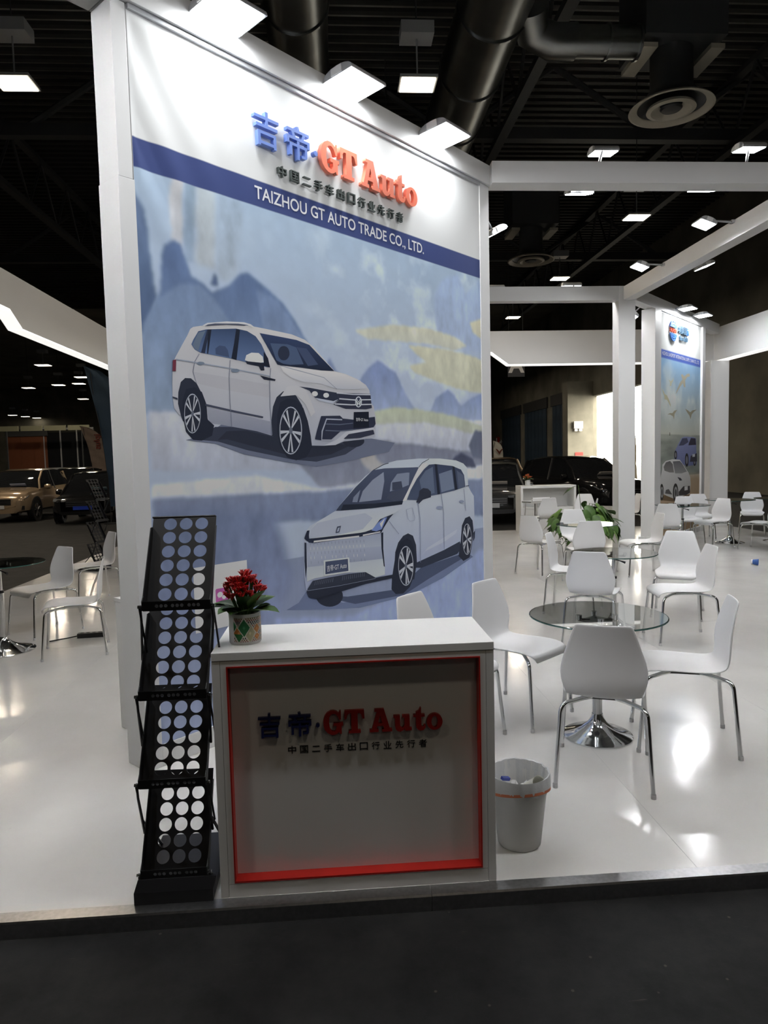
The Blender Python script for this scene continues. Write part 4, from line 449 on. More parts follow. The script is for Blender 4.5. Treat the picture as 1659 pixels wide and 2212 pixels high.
def inpoly(X, Y, P):
    ins = np.zeros(X.shape, bool); n = len(P); j = n-1
    for i in range(n):
        xi, yi = P[i]; xj, yj = P[j]
        if yi != yj:
            ins ^= ((yi > Y) != (yj > Y)) & (X < (xj-xi)*(Y-yi)/(yj-yi)+xi)
        j = i
    return ins
def blur(A, k):
    k = int(k)
    if k < 1: return A
    for ax in (0, 1):
        for _ in range(2):
            P = np.concatenate([np.repeat(A.take([0], ax), k, ax), A, np.repeat(A.take([-1], ax), k+1, ax)], ax)
            C = np.cumsum(P, ax); n = A.shape[ax]
            A = (C.take(range(2*k+1, 2*k+1+n), ax)-C.take(range(0, n), ax))/(2*k+1)
    return A
def vnoise(shape, fx, fy, seed):
    r = np.random.RandomState(seed); out = np.zeros(shape); amp = 1
    for o in range(4):
        gx, gy = max(2, int(fx*2**o)), max(2, int(fy*2**o)); G = r.rand(gy+2, gx+2)
        ys = np.linspace(0, gy, shape[0]); xs = np.linspace(0, gx, shape[1])
        yi = ys.astype(int); xi = xs.astype(int); fy_ = (ys-yi)[:, None]; fx_ = (xs-xi)[None]
        fy_ = fy_*fy_*(3-2*fy_); fx_ = fx_*fx_*(3-2*fx_)
        a = G[yi][:, xi]; b = G[yi][:, xi+1]; c_ = G[yi+1][:, xi]; d = G[yi+1][:, xi+1]
        out += amp*((a*(1-fx_)+b*fx_)*(1-fy_)+(c_*(1-fx_)+d*fx_)*fy_); amp *= .5
    return out/1.875
def colour_grid(name, U, V, C, depth, Mt, parent, m, ripple=None):
    """flat printed sheet: grid mesh with a colour per vertex"""
    ny, nx = U.shape
    Z = np.zeros_like(U) if ripple is None else ripple
    v = np.stack([U, V, Z], -1).reshape(-1, 3)
    idx = np.arange(nx*ny).reshape(ny, nx)
    f = np.stack([idx[:-1, :-1], idx[:-1, 1:], idx[1:, 1:], idx[1:, :-1]], -1).reshape(-1, 4)
    me = bpy.data.meshes.new(name); me.from_pydata(v.tolist(), [], f.tolist())
    ca = me.color_attributes.new('Col', 'FLOAT_COLOR', 'POINT')
    ca.data.foreach_set('color', np.concatenate([C.reshape(-1, 3), np.ones((nx*ny, 1))], 1).ravel())
    for p in me.polygons: p.use_smooth = True
    me.materials.append(m)
    o = link(name, me, parent); o.matrix_local = Mt; return o
def print_polys(name, polys, Mt, parent, z0=.0004, dz=.00004):
    """flat printed shapes, each with a flat or top-to-bottom two-tone colour"""
    verts = []; faces = []; cols = []
    for k, it in enumerate(polys):
        P = [(x/1000, y/1000) for x, y in it[0]]
        cl2 = []
        for q in P:
            if not cl2 or (abs(q[0]-cl2[-1][0])+abs(q[1]-cl2[-1][1])) > .0005: cl2.append(q)
        P = cl2; ys = [q[1] for q in P]; hi, lo = max(ys), min(ys)
        c0 = alb(it[1]); c1 = alb(it[2]) if len(it) > 2 else c0; n = len(verts)
        for x, y in P:
            verts.append((x, y, z0+k*dz)); t = (hi-y)/max(hi-lo, 1e-6); cols.append(tuple(c0*(1-t)+c1*t)+(1,))
        faces.append(tuple(range(n, n+len(P))))
    me = bpy.data.meshes.new(name); me.from_pydata(verts, [], faces)
    ca = me.color_attributes.new('Col', 'FLOAT_COLOR', 'POINT'); ca.data.foreach_set('color', np.array(cols).ravel())
    bm = bmesh.new(); bm.from_mesh(me)
    bmesh.ops.triangulate(bm, faces=list(bm.faces))
    for f in bm.faces:
        if f.normal.z < 0: f.normal_flip()
    bm.to_mesh(me); bm.free(); me.materials.append(M['print'])
    o = link(name, me, parent); o.matrix_local = Mt; return o

# ---- big banner: local frame u along the wall, v up, origin at its lower left
BW_, BH = 3.125, 3.86
BM = frame_matrix(Wp(.05, -.011, 0)-Wp(1.6, -.1, 0), DV, UP)
ny, nx = 500, 410
vv = np.linspace(.12, 3.845, ny); uu = np.linspace(0, BW_, nx); U, V = np.meshgrid(uu, vv)
def lerp(a, b, t): t = np.clip(t, 0, 1)[..., None]; return np.asarray(a, float)*(1-t)+np.asarray(b, float)*t
C = lerp((150, 164, 186), (134, 156, 180), (V-2.2)/.9)
cloud = .6*vnoise(U.shape, 6, 8, 3)+.4*vnoise(U.shape, 22, 26, 4); cl_w = np.clip((U-.8)/1.2, .15, 1)*np.clip((V-1.85)/.35, 0, 1)
C = C+(np.array((182, 196, 206))-C)*(np.clip((cloud-.45)*7, 0, 1)*cl_w*.8)[..., None]
C = C+(np.array((112, 136, 166))-C)*(np.clip((.5-vnoise(U.shape, 4, 5, 9))*3, 0, 1)*np.clip((V-2.1)/.4, 0, 1)*.6)[..., None]
low = V < 1.0
C = np.where(low[..., None], lerp((128, 140, 172), (116, 128, 158), (V-.1)/.9), C)
px_mm = (uu[1]-uu[0])*1000
brush = .5*vnoise(U.shape, 24, 12, 21)+.5*vnoise(U.shape, 60, 40, 22)
for pts, ct, cb, bl in LAND:
    P = [(x/1000, y/1000) for x, y in pts]
    wob = (vnoise(U.shape, 26, 26, int(P[0][0]*97) % 1000)-.5)*min(.05, .016+bl*.0008)
    m = inpoly(U+wob, V+wob*.7, P).astype(float)
    m = blur(m, max(1, round(bl/px_mm*.45)))
    ys = [q[1] for q in P]; t = (max(ys)-V)/max(max(ys)-min(ys), 1e-6)
    col = lerp(ct, cb, t)*(1+(brush-.5)[..., None]*.3)
    C = C+(col-C)*m[..., None]
streak = vnoise(U.shape, 60, 3, 33)
C = np.where((V < 1.02)[..., None], C*(1+(streak-.5)[..., None]*.07), C)
C = C*(1+(vnoise(U.shape, 40, 48, 44)-.5)[..., None]*.05)
C = C.mean(-1, keepdims=True)*.22+C*.78
A_ = alb(C)
white = V > 3.235; band = (V > 3.085) & (V <= 3.235)
A_[white] = (.80, .81, .81); A_[band] = lin_arr((64, 76, 124))*1.15
# loosely stretched cloth: slight diagonal folds near the left edge
fold = np.exp(-U/.34)*np.sin((U*1.0+(V-3.0)*.55)*26)*.007*np.clip((V-2.3)/.7, 0, 1)+np.exp(-U/.3)*np.sin((U+V*.4)*17)*.002
fold = np.maximum(fold*np.clip(U/.03, 0, 1)*np.clip((3.83-V)/.05, 0, 1), -.0045)+.005
ban = colour_grid('printed_banner', U, V, A_, 0, BM, bw, M['print'], fold)
LI = Matrix.Translation((0, 0, .0062))
print_polys('printed_car', SUV, LI, ban)
print_polys('printed_van', VAN, LI, ban)
def put_text(parent, body, u, v, w=None, h=None, m=None, depth=0.0, n=.001, bold=0, spacing=1.0, name='lettering', size=1.0):
    me, d = text_mesh(body, size, 0, bold, spacing, m)
    sx = w/d[0] if w else h/d[1]; sy = h/d[1] if h else sx
    scale_mesh(me, sx, sy)
    if depth:
        bm = bmesh.new(); bm.from_mesh(me); r = bmesh.ops.extrude_face_region(bm, geom=list(bm.faces))
        bmesh.ops.translate(bm, vec=(0, 0, depth), verts=[q for q in r['geom'] if isinstance(q, bmesh.types.BMVert)])
        bmesh.ops.recalc_face_normals(bm, faces=bm.faces); bm.to_mesh(me); bm.free()
    return link(name, me, parent, (u, v, n))
put_text(ban, 'TAIZHOU GT AUTO TRADE CO., LTD.', .762, 3.118, 1.60, .086, M['white_ink'], bold=.012, n=.0075)
GLY = {
 'G': (1.0, [[(.90,1.0),(.90,.62),(.80,.62),(.78,.70),(.70,.82),(.60,.88),(.50,.88),(.40,.84),(.33,.74),(.30,.5),(.33,.26),(.40,.15),(.52,.11),(.60,.13),(.66,.18),(.66,.36),(.52,.36),(.52,.48),(1.0,.48),(1.0,.36),(.92,.36),(.92,.0),(.84,0),(.80,.08),(.70,.01),(.55,-.03),(.40,-.02),(.22,.06),(.09,.2),(.03,.38),(.03,.62),(.09,.8),(.22,.94),(.40,1.02),(.55,1.02),(.68,.98),(.78,.9),(.82,1.0)]]),
 'T': (1.0, [[(.02,1),(.98,1),(1.0,.62),(.9,.62),(.84,.8),(.78,.86),(.66,.87),(.66,.13),(.80,.12),(.80,0),(.20,0),(.20,.12),(.34,.13),(.34,.87),(.22,.86),(.16,.8),(.10,.62),(0,.62)]]),
 'A': (1.1, [[(.22,1),(.68,1),(.97,.12),(1.08,.12),(1.08,0),(.58,0),(.58,.12),(.68,.12),(.64,.26),(.34,.26),(.30,.12),(.40,.12),(.40,0),(-.04,0),(-.04,.12),(.07,.12),(.33,.88),(.22,.88)], [(.38,.38),(.60,.38),(.49,.72)]]),
 'u': (.9, [[(0,.68),(.32,.68),(.32,.22),(.36,.14),(.43,.13),(.5,.18),(.54,.26),(.54,.57),(.44,.57),(.44,.68),(.8,.68),(.8,.11),(.9,.11),(.9,0),(.56,0),(.56,.1),(.46,.01),(.34,-.03),(.2,-.01),(.1,.07),(.07,.2),(.07,.57),(0,.57)]]),
 't': (.64, [[(.16,.68),(.16,.78),(.30,.84),(.38,.98),(.42,.98),(.42,.68),(.6,.68),(.6,.57),(.42,.57),(.42,.2),(.46,.13),(.52,.13),(.56,.22),(.64,.2),(.62,.08),(.52,-.02),(.38,-.03),(.24,.01),(.17,.12),(.16,.25),(.16,.57),(.03,.57),(.03,.68)]]),
 'o': (.82, [[(.41+.40*math.cos(a*PI/12), .33+.36*math.sin(a*PI/12)) for a in range(24)], [(.41+.16*math.cos(a*PI/12), .33+.25*math.sin(a*PI/12)) for a in range(24)]]),
}
def gt_auto(parent, u0, v0, w, h, m, depth, n, name='letter'):
    adv = [('G', 0), ('T', 1.06), ('A', 2.34), ('u', 3.5), ('t', 4.46), ('o', 5.14)]; tot = 5.96
    for ch, x in adv:
        loops = [[((x+a)*w/tot, b*h) for a, b in lp] for lp in GLY[ch][1]]
        me = curve_mesh(loops, depth, m); link(name, me, parent, (u0, v0, n))
def logo_line(parent, u0, v0, w, h, blue, red, depth, n):
    """two blue characters, a dot and the slab-serif words"""
    k = w/1.5
    put_text(parent, '吉', u0, v0, .18*k, h, blue, depth, n, bold=.007, name='letter')
    put_text(parent, '帝', u0+.242*k, v0, .185*k, h, blue, depth, n, bold=.007, name='letter')
    dot = [[(u0+.478*k+.016*k*math.cos(a*PI/6), v0+h*.42+.016*k*math.sin(a*PI/6)) for a in range(12)]]
    link('letter', curve_mesh(dot, depth, blue), parent, (0, 0, n))
    gt_auto(parent, u0+.52*k, v0+h*.03, .98*k, h*.95, red, depth, n)
logo_line(ban, .748, 3.425, 1.5, .195, M['blue_letter'], M['red_letter'], .03, .017)
def small_line(parent, u0, u1, v0, h, m, depth, n, txt='中国二手车出口行业先行者'):
    st = (u1-u0-h)/(len(txt)-1)
    for i, ch in enumerate(txt):
        hh = h*.3 if ch == '二' else h
        put_text(parent, ch, u0+i*st, v0+(h*.1 if ch == '二' else 0), h, h*.75 if ch == '二' else h*.98, m, depth, n, bold=.008, name='letter')
small_line(ban, .925, 2.09, 3.292, .066, M['grey_letter'], .02, .017)
# number plates of the printed vehicles
put_text(ban, '吉帝·GT Auto', 1.566, 1.863, .122, .025, M['white_ink'], n=.0105, bold=.01)
put_text(ban, '吉帝·GT Auto', 1.244, .874, .186, .042, M['white_ink'], n=.016, bold=.01)
# white contact card with its chat logo (its square code is left out)
cd = print_polys('printed_card', [[[(238, 668), (604, 668), (604, 1032), (238, 1032)], [196, 198, 206]],
     [[(378, 812), (384, 806), (458, 806), (464, 812), (464, 888), (458, 894), (384, 894), (378, 888)], [158, 84, 142]]]
     + [[[(407+round(19*math.cos(i*PI/9)), 858+round(16*math.sin(i*PI/9))) for i in range(18)], [214, 212, 218]], [[(398, 846), (404, 846), (394, 836)], [214, 212, 218]],
        [[(434+round(16*math.cos(i*PI/9)), 840+round(13*math.sin(i*PI/9))) for i in range(18)], [158, 84, 142]], [[(434+round(14*math.cos(i*PI/9)), 840+round(11*math.sin(i*PI/9))) for i in range(18)], [214, 212, 218]]], LI, ban)

# ------------------------------------------------------------------ second banner wall
W2O = Vector((5.75, 12.07, 0))
def W2p(s, n, z): return W2O+DV*s+NV*n+UP*z
b2 = empty('banner_wall', W2p(1.1, -.1, 0), label='narrow looking white wall with the gull and small car banner by the right post', cat='wall')
def w2box(s0, s1, n0, n1, z0, z1): return MB().obox(W2p(s0, n0, z0)-W2p(1.1, -.1, 0), DV*(s1-s0), NV*(n1-n0), UP*(z1-z0))
w2box(-.03, 2.24, -.2, -.012, 0, 4.07).build('core_panel', M['white_panel'], b2)
w2box(-.32, -.03, -.22, .02, 0, 4.07).build('post', M['frame_white'], b2, bevel=.003)
w2box(-.36, -.0, -.25, .05, 0, .13).build('plinth', M['frame_white'], b2, bevel=.003)
w2box(0, 2.3, -.02, .02, 0, .1).build('plinth', M['frame_white'], b2)
w2box(2.24, 2.42, -.22, .03, 0, 4.07).build('end_post', M['frame_white'], b2, bevel=.003)
B2M = frame_matrix(W2p(0, -.0115, 0)-W2p(1.1, -.1, 0), DV, UP)
nx2, ny2 = 90, 160
U2, V2 = np.meshgrid(np.linspace(-.03, 2.24, nx2), np.linspace(.1, 4.06, ny2))
C2 = lerp((176, 178, 162), (104, 146, 186), (V2-1.9)/1.3)
cn = vnoise(U2.shape, 5, 8, 12)
C2 = C2+(np.array((196, 200, 192))-C2)*(np.clip((cn-.47)*4, 0, 1)*np.clip(1-abs(V2-2.6)/.9, 0, 1)*.8)[..., None]
sea = (V2 < 1.92) & (V2 > 1.15)
C2 = np.where(sea[..., None], lerp((132, 138, 126), (112, 120, 112), (1.92-V2)/.7)*(.85+.35*vnoise(U2.shape, 4, 40, 5))[..., None], C2)
sand = np.clip((1.22+.12*(vnoise(U2.shape, 4, 4, 8)-.5)-V2)/.15, 0, 1)
C2 = C2+(lerp((158, 134, 104), (150, 124, 90), (1.2-V2)/1)-C2)*sand[..., None]
C2 = C2.mean(-1, keepdims=True)*.3+C2*.7
A2 = alb(C2); A2[V2 > 3.43] = (.79, .81, .80); A2[(V2 > 3.275) & (V2 <= 3.43)] = lin_arr((70, 90, 160))*1.5
ban2 = colour_grid('printed_banner', U2, V2, A2, 0, B2M, b2, M['print'])
print_polys('printed_cars_and_gulls', B2, Matrix.Identity(4), ban2)
put_text(ban2, 'HUZHOU LANDPORT INTERNATIONAL SUPPLY CHAIN CO., LTD.', .1, 3.317, 2.05, .075, M['white_ink'], n=.002, bold=.004)
put_text(ban2, '+86 137-0', .52, .5, .48, .06, M['white_ink'], n=.002)
for zc in (.53, .36):
    ring = [[(.36+.05*math.cos(a*PI/8), zc+.06*math.sin(a*PI/8)) for a in range(16)], [(.36+.038*math.cos(a*PI/8), zc+.046*math.sin(a*PI/8)) for a in range(16)]]
    link('icon', curve_mesh(ring, .0005, M['white_ink']), ban2, (0, 0, .001))
# globe logo: two striped half globes with a red word between, then blue characters
lb = mat('globe_blue', lin((70, 120, 190)), .4); lr = mat('logo_red', lin((190, 80, 56)), .4); lg = mat('logo_grey_blue', lin((86, 116, 140)), .45)
gc = (.60, 3.80)
def halfglobe(sgn):
    R = .19
    for k in range(4):
        r0 = R*(1-k*.24); r1 = r0-.026
        a0, a1 = (18, 162) if sgn > 0 else (198, 342)
        lo = [(gc[0]+r0*.95*math.cos(math.radians(a0+(a1-a0)*i/16)), gc[1]+r0*math.sin(math.radians(a0+(a1-a0)*i/16))) for i in range(17)]
        li_ = [(gc[0]+r1*.95*math.cos(math.radians(a1-(a1-a0)*i/16)), gc[1]+r1*math.sin(math.radians(a1-(a1-a0)*i/16))) for i in range(17)]
        lp = [(x, y if sgn*(y-gc[1]) > .055 else gc[1]+sgn*.055) for x, y in lo+li_]
        link('globe_line', curve_mesh([lp], .02, lb), ban2, (0, 0, .012))
    for a in (50, 90, 130):
        c_, s_ = math.cos(math.radians(a)), math.sin(math.radians(a))
        lp = [(gc[0]+c_*.06-s_*.011, gc[1]+sgn*(.06+c_*0)), (gc[0]+c_*.06+s_*.011, gc[1]+sgn*.06), (gc[0]+c_*.18+.011, gc[1]+sgn*s_*.185), (gc[0]+c_*.18-.011, gc[1]+sgn*s_*.185)]
        link('globe_line', curve_mesh([lp], .018, lb), ban2, (0, 0, .012))
    link('globe_line', curve_mesh([[(gc[0]-.18, gc[1]+sgn*.055), (gc[0]+.18, gc[1]+sgn*.055), (gc[0]+.175, gc[1]+sgn*.075), (gc[0]-.175, gc[1]+sgn*.075)]], .02, lb), ban2, (0, 0, .012))
halfglobe(1); halfglobe(-1)
put_text(ban2, 'HL-PORT', .43, 3.765, .34, .07, lr, .02, .012, bold=.02, name='letter')
for i, ch in enumerate('华都国际'): put_text(ban2, ch, .86+i*.15, 3.79, .14, .145, lg if i < 3 else lb, .02, .012, bold=.02, name='letter')
put_text(ban2, 'Since 1999', .93, 3.67, .47, .085, lg, .015, .012, bold=.02, name='letter')

# ------------------------------------------------------------------ booth frame
def beam(name, x0, x1, y0, y1, z0, z1, label, cat='beam', group='white booth beams'):
    return tag(MB().box(x0, x1, y0, y1, z0, z1).build(name, M['frame_white'], bevel=.004), label, cat, group)
beam('booth_beam', 1.36, 7.0, 5.88, 6.06, 3.855, 4.03, 'long white front beam crossing the upper right of the booth')
beam('booth_beam', 1.6, 4.7, 11.36, 11.54, 4.1, 4.33, 'white rear beam between the banner wall and the tall middle post')
beam('booth_beam', 4.78, 4.96, 2.6, 11.36, 4.1, 4.32, 'white beam running away diagonally in view above the glass tables')
p1 = tag(MB().box(4.7, 4.98, 11.36, 11.62, 0, 4.33).build('booth_post', M['frame_white'], bevel=.004), 'tall white middle post behind the potted green plant', 'post', 'white booth posts')
dbm = MB().obox(W2p(-1.13, -.17, 4.075), DV*4.55, NV*.18, UP*.2).build('booth_beam', M['frame_white'], bevel=.004)
tag(dbm, 'white diagonal beam on top of the gull banner wall', 'beam', 'white booth beams')
tag(MB().box(7.98, 8.38, 14.45, 14.74, 0, 3.515).build('booth_post', M['frame_white'], bevel=.004), 'white corner post of the booth right of the gull banner', 'post', 'white booth posts')
beam('booth_beam', -2.24, 7.0, 2.34, 2.5, 3.92, 4.08, 'unseen white front edge beam added above the viewer to carry fill floodlights')  # out of view, added only to hold the fill floodlights
def fascia(name, outer, thick_vec, label):
    """outer: 3d polygon of the panel's face; the underside carries a lit strip"""
    t = empty(name, outer[0], label=label, cat='fascia', group='white fascia panels')
    o = Vector(outer[0]); P = [Vector(p)-o for p in outer]
    MB().prism(P, thick_vec).build('panel', M['frame_white'], t)
    return t, P, o
def lit_strip(t, pts, th):
    for a, b in zip(pts[:-1], pts[1:]):
        a, b = Vector(a), Vector(b); th = Vector(th)
        n = (b-a).cross(th).normalized()
        if n.z > 0: n = -n
        MB().obox(a+n*.004, b-a, th, n*.016).build('light_strip', M['led_soft'], t)
XL, YB, XR = -4.3, 14.75, 8.2
zb, zt_, zs = 3.54, 4.23, 3.74
lf = [(XL, 2.6, zt_), (XL, 14.75, zt_), (XL, 14.75, zb), (XL, 10.28, zb), (XL, 9.92, zs), (XL, 2.6, zs)]
t, P, o = fascia('fascia', lf, (-.2, 0, 0), 'white left fascia with a lit stepped lower edge, behind the banner wall')
lit_strip(t, P[2:6], (-.2, 0, 0))
bf = [(-4.3, YB, zt_), (8.2, YB, zt_), (8.2, YB, zb), (3.72, YB, zb), (3.36, YB, 3.80), (-4.3, YB, 3.80)]
t, P, o = fascia('fascia', bf, (0, .2, 0), 'white rear fascia above the dark cars, with a lit lower edge')
lit_strip(t, P[2:6], (0, .2, 0))
rf = [(XR, 14.75, zt_), (XR, 2.6, zt_), (XR, 2.6, zb), (XR, 14.75, zb)]
t, P, o = fascia('fascia', rf, (.2, 0, 0), 'white right fascia coming towards the viewer with a lit lower edge')
lit_strip(t, P[2:4], (.2, 0, 0))
# low cabinet standing behind the banner wall
cb = empty('low_cabinet', WO+DV*.7-NV*.46, label='low white cabinet behind the left end of the banner wall', cat='cabinet')
MB().obox(-DV*.5-NV*.255, DV*1.0, NV*.5, UP*.78).build('body', M['white_panel'], cb, bevel=.003)
MB().obox(-DV*.505-NV*.26+UP*.782, DV*1.01, NV*.51, UP*.022).build('top', M['white_panel'], cb, bevel=.002)

# ------------------------------------------------------------------ floodlights
def flood(loc, face, label, arm_to=None, w=.26, h=.2, k=1.0, upv=None, big=False):
    """LED floodlight: lens centre at loc, shining along face, arm running to arm_to"""
    face = Vector(face).normalized()
    q = empty('floodlight', loc, label=label, cat='floodlight', group='booth floodlights')
    ax = Vector(upv) if upv else face.cross(Vector((0, 0, 1)))
    ax = (ax-face*ax.dot(face)).normalized(); ay = face.cross(ax).normalized()
    R = Matrix((ax, ay, -face)).transposed().to_4x4()
    hs = MB(); n = 10; prof = [(-h/2, 0)]+[(-h/2*math.cos(PI*i/n), .012+.045*math.sin(PI*i/n)) for i in range(n+1)]+[(h/2, 0)]
    hs.prism([(-w/2, a, b) for a, b in prof], (w, 0, 0)); ho = hs.build('housing', M['lamp_grey'], q); ho.matrix_local = R
    lo = MB().box(-w/2*.92, w/2*.92, -h/2*.9, h/2*.9, -.006, .0).build('lens', M['led'], q); lo.matrix_local = R
    for s in (-1, 1):
        e = MB().box(s*w/2-.006, s*w/2+.006, -h*.18, h*.18, .005, .05).build('end_cap', M['frame_white'], q); e.matrix_local = R
    if arm_to is not None:
        a = Vector(arm_to)-Vector(loc)
        MB().tube([-face*.03, -face*.045+a*.15, a], .012, 8).build('arm', M['lamp_grey'], q)
        MB().box(a.x-.03, a.x+.03, a.y-.03, a.y+.03, a.z-.015, a.z+.02).build('clamp', M['lamp_grey'], q)
    L = bpy.data.lights.new('flood_light', 'AREA'); L.shape = 'RECTANGLE'; L.size = w*.9; L.size_y = h*.85; L.energy = FLOOD*k; L.color = (.97, .985, 1)
    lo2 = bpy.data.objects.new('flood_light', L); COL.objects.link(lo2); lo2.parent = q
    lo2.matrix_local = Matrix.Translation(face*.012) @ R
    return q
for s, lab in ((.55, 'nearest big floodlight over the banner, at the top of the picture'), (1.52, 'middle big floodlight over the banner'), (2.49, 'rightmost of the three big floodlights over the banner')):
    flood(Wp(s, .155, 3.965), (NV*.06-UP), lab, Wp(s, .02, 4.03), .32, .25, .36, upv=DV)
flood((2.46, 6.3, 4.27), (0, .15, -1), 'left floodlight standing on top of the front beam', (2.3, 6.0, 4.03), .22, .2, .5, upv=(1, 0, 0))
flood((3.81, 6.3, 4.31), (0, .15, -1), 'right floodlight standing on top of the front beam', (3.6, 6.0, 4.03), .22, .2, .5, upv=(1, 0, 0))
flood((2.345, 6.6, 4.03), (0, .3, -1), 'left floodlight hanging behind the front beam', (2.31, 6.06, 4.0), .22, .2, .5, upv=(1, 0, 0))
flood((3.54, 6.6, 4.06), (0, .3, -1), 'right floodlight hanging behind the front beam', (3.49, 6.06, 4.0), .22, .2, .5, upv=(1, 0, 0))
flood((1.63, 7.0, 3.79), (.5, .2, -1), 'floodlight half hidden by the right edge of the banner wall', (1.2, 6.2, 4.0), .22, .2, .9)
flood((4.06, 11.8, 4.44), (0, .2, -1), 'right floodlight above the rear beam', (4.06, 11.54, 4.3), .3, .2, .9, upv=(1, 0, 0))
flood((2.75, 11.8, 4.41), (0, .2, -1), 'left floodlight above the rear beam beside the banner wall', (2.75, 11.54, 4.3), .3, .2, .9, upv=(1, 0, 0))
flood((4.42, 8.2, 4.27), (-.35, 0, -1), 'nearer floodlight on an arm left of the running away beam', (4.78, 8.2, 4.3), .24, .2, 1)
flood((4.42, 9.95, 4.25), (-.35, 0, -1), 'farther floodlight on an arm left of the running away beam', (4.78, 9.95, 4.28), .24, .2, 1)
flood((5.3, 9.8, 4.21), (.35, 0, -1), 'floodlight hanging right of the running away beam', (4.96, 9.8, 4.25), .24, .2, 1)
flood((5.3, 8.0, 4.2), (.35, 0, -1), 'floodlight right of the running away beam, cut by the picture edge', (4.96, 8.0, 4.25), .24, .2, 1)
flood((5.25, 12.1, 4.0), (-.6, .1, -1), 'small floodlight between the middle post and the gull banner', (5.35, 11.9, 4.15), .2, .18, .8)
for s, lab in ((.72, 'left floodlight over the gull banner'), (1.62, 'right floodlight over the gull banner')):
    flood(W2p(s, .22, 4.17), (NV*.05-UP), lab, W2p(s, .0, 4.2), .3, .26, 1.2, upv=DV)
for s, lab in ((.5, 'floodlight on the back of the banner wall, left one'), (2.2, 'floodlight on the back of the banner wall, right one')):
    flood(Wp(s, -.6, 3.95), (-NV*.2-UP), lab, Wp(s, -.2, 3.97), .3, .24, .85, upv=DV)
flood((-2.75, 2.3, 3.93), (.8, .75, -.7), 'leftmost unseen fill floodlight added on the front edge beam above the viewer', (-2.24, 2.4, 3.98), .26, .2, 2.5)  # this one and the row below: fill added out of view to brighten near faces
for nm, x in (('second from the left', -.9), ('third from the left', 1.3), ('third from the right', 2.8), ('second from the right', 4.3), ('rightmost', 5.9)):
    flood((x, 2.1, 3.93), (0, .85, -1), nm+' unseen fill floodlight added on the front edge beam above the viewer', (x, 2.34, 3.98), .26, .2, 1.15, upv=(1, 0, 0))

# ------------------------------------------------------------------ chairs
def chair_meshes():
    # shell: profile (y, z, half width, cross curve) from the seat's front lip up the back
    prof = [(.235, .385, .150, 0), (.245, .41, .175, .0), (.225, .43, .192, .004), (.16, .438, .203, .010), (.06, .432, .205, .016), (-.04, .424, .200, .018),
            (-.13, .424, .190, .018), (-.185, .436, .176, .018), (-.212, .465, .178, .020), (-.224, .51, .196, .028), (-.228, .56, .205, .034), (-.231, .62, .194, .032),
            (-.238, .69, .170, .024), (-.250, .76, .147, .016), (-.258, .797, .134, .012), (-.261, .808, .122, .010)]
    n = 12; V_ = []; F_ = []
    for i, (y, z, hw, cv) in enumerate(prof):
        a = prof[max(i-1, 0)]; b = prof[min(i+1, len(prof)-1)]; t = Vector((0, b[0]-a[0], b[1]-a[1])).normalized()
        for j in range(n+1):
            u = 2*j/n-1
            mix = abs(t.z); fwd = (Vector((0, 0, 1))*(1-mix)+Vector((0, 1, 0))*mix).normalized()
            p = Vector((hw*u, y, z))+fwd*cv*(u*u)
            V_.append(tuple(p))
    for i in range(len(prof)-1):
        for j in range(n):
            k = i*(n+1)+j; F_.append((k, k+1, k+n+2, k+n+1))
    me = bpy.data.meshes.new('shell'); me.from_pydata(V_, [], F_)
    o = bpy.data.objects.new('shell', me); COL.objects.link(o)
    md = o.modifiers.new('s', 'SOLIDIFY'); md.thickness = .009; md.offset = 0
    md = o.modifiers.new('b', 'SUBSURF'); md.levels = 1; md.render_levels = 1
    dg = bpy.context.evaluated_depsgraph_get(); me2 = bpy.data.meshes.new_from_object(o.evaluated_get(dg)); bpy.data.objects.remove(o)
    me2.name = 'shell'
    for p in me2.polygons: p.use_smooth = True
    me2.materials.append(M['chair'])
    legs = []
    for sx in (-1, 1):
        for sy in (-1, 1):
            pts = [Vector((.03*sx, .045*sy, .402)), Vector((.10*sx, .115*sy, .406)), Vector((.165*sx, .178*sy, .402))]
            c0 = Vector((.188*sx, .203*sy, .392))
            for i in range(1, 6):
                a = i/5*PI/2*.93
                pts.append(Vector(((.165+.034*math.sin(a))*sx, (.178+.04*math.sin(a))*sy, .402-.045*(1-math.cos(a)))))
            pts.append(Vector((.222*sx, .25*sy, .006)))
            legs.append(MB().tube(pts, .0105, 10).mesh('leg', M['chrome'], smooth=True))
    cap = MB().lathe([(.0, 0), (.0125, 0), (.0125, .02), (.011, .022)], 10).mesh('foot_cap', mat('foot_cap', (.5, .5, .5), .4), smooth=True)
    plate = MB().box(-.07, .07, -.08, .08, .395, .412).mesh('bracket', M['chrome'])
    return me2, legs, cap, plate
CH = chair_meshes()
def make_chair(x, y, fx, fy, label, group='white shell chairs with chrome legs'):
    rz = math.atan2(fy, fx)-PI/2
    c = empty('shell_chair', (x, y, 0), rz, label, 'chair', group)
    link('shell', CH[0], c)
    for i, lm in enumerate(CH[1]):
        l = link('leg', lm, c)
        sx, sy = ((-1, -1), (-1, 1), (1, -1), (1, 1))[i]
        link('foot_cap', CH[2], l, (.222*sx, .25*sy, 0))
    link('bracket', CH[3], c)
    return c
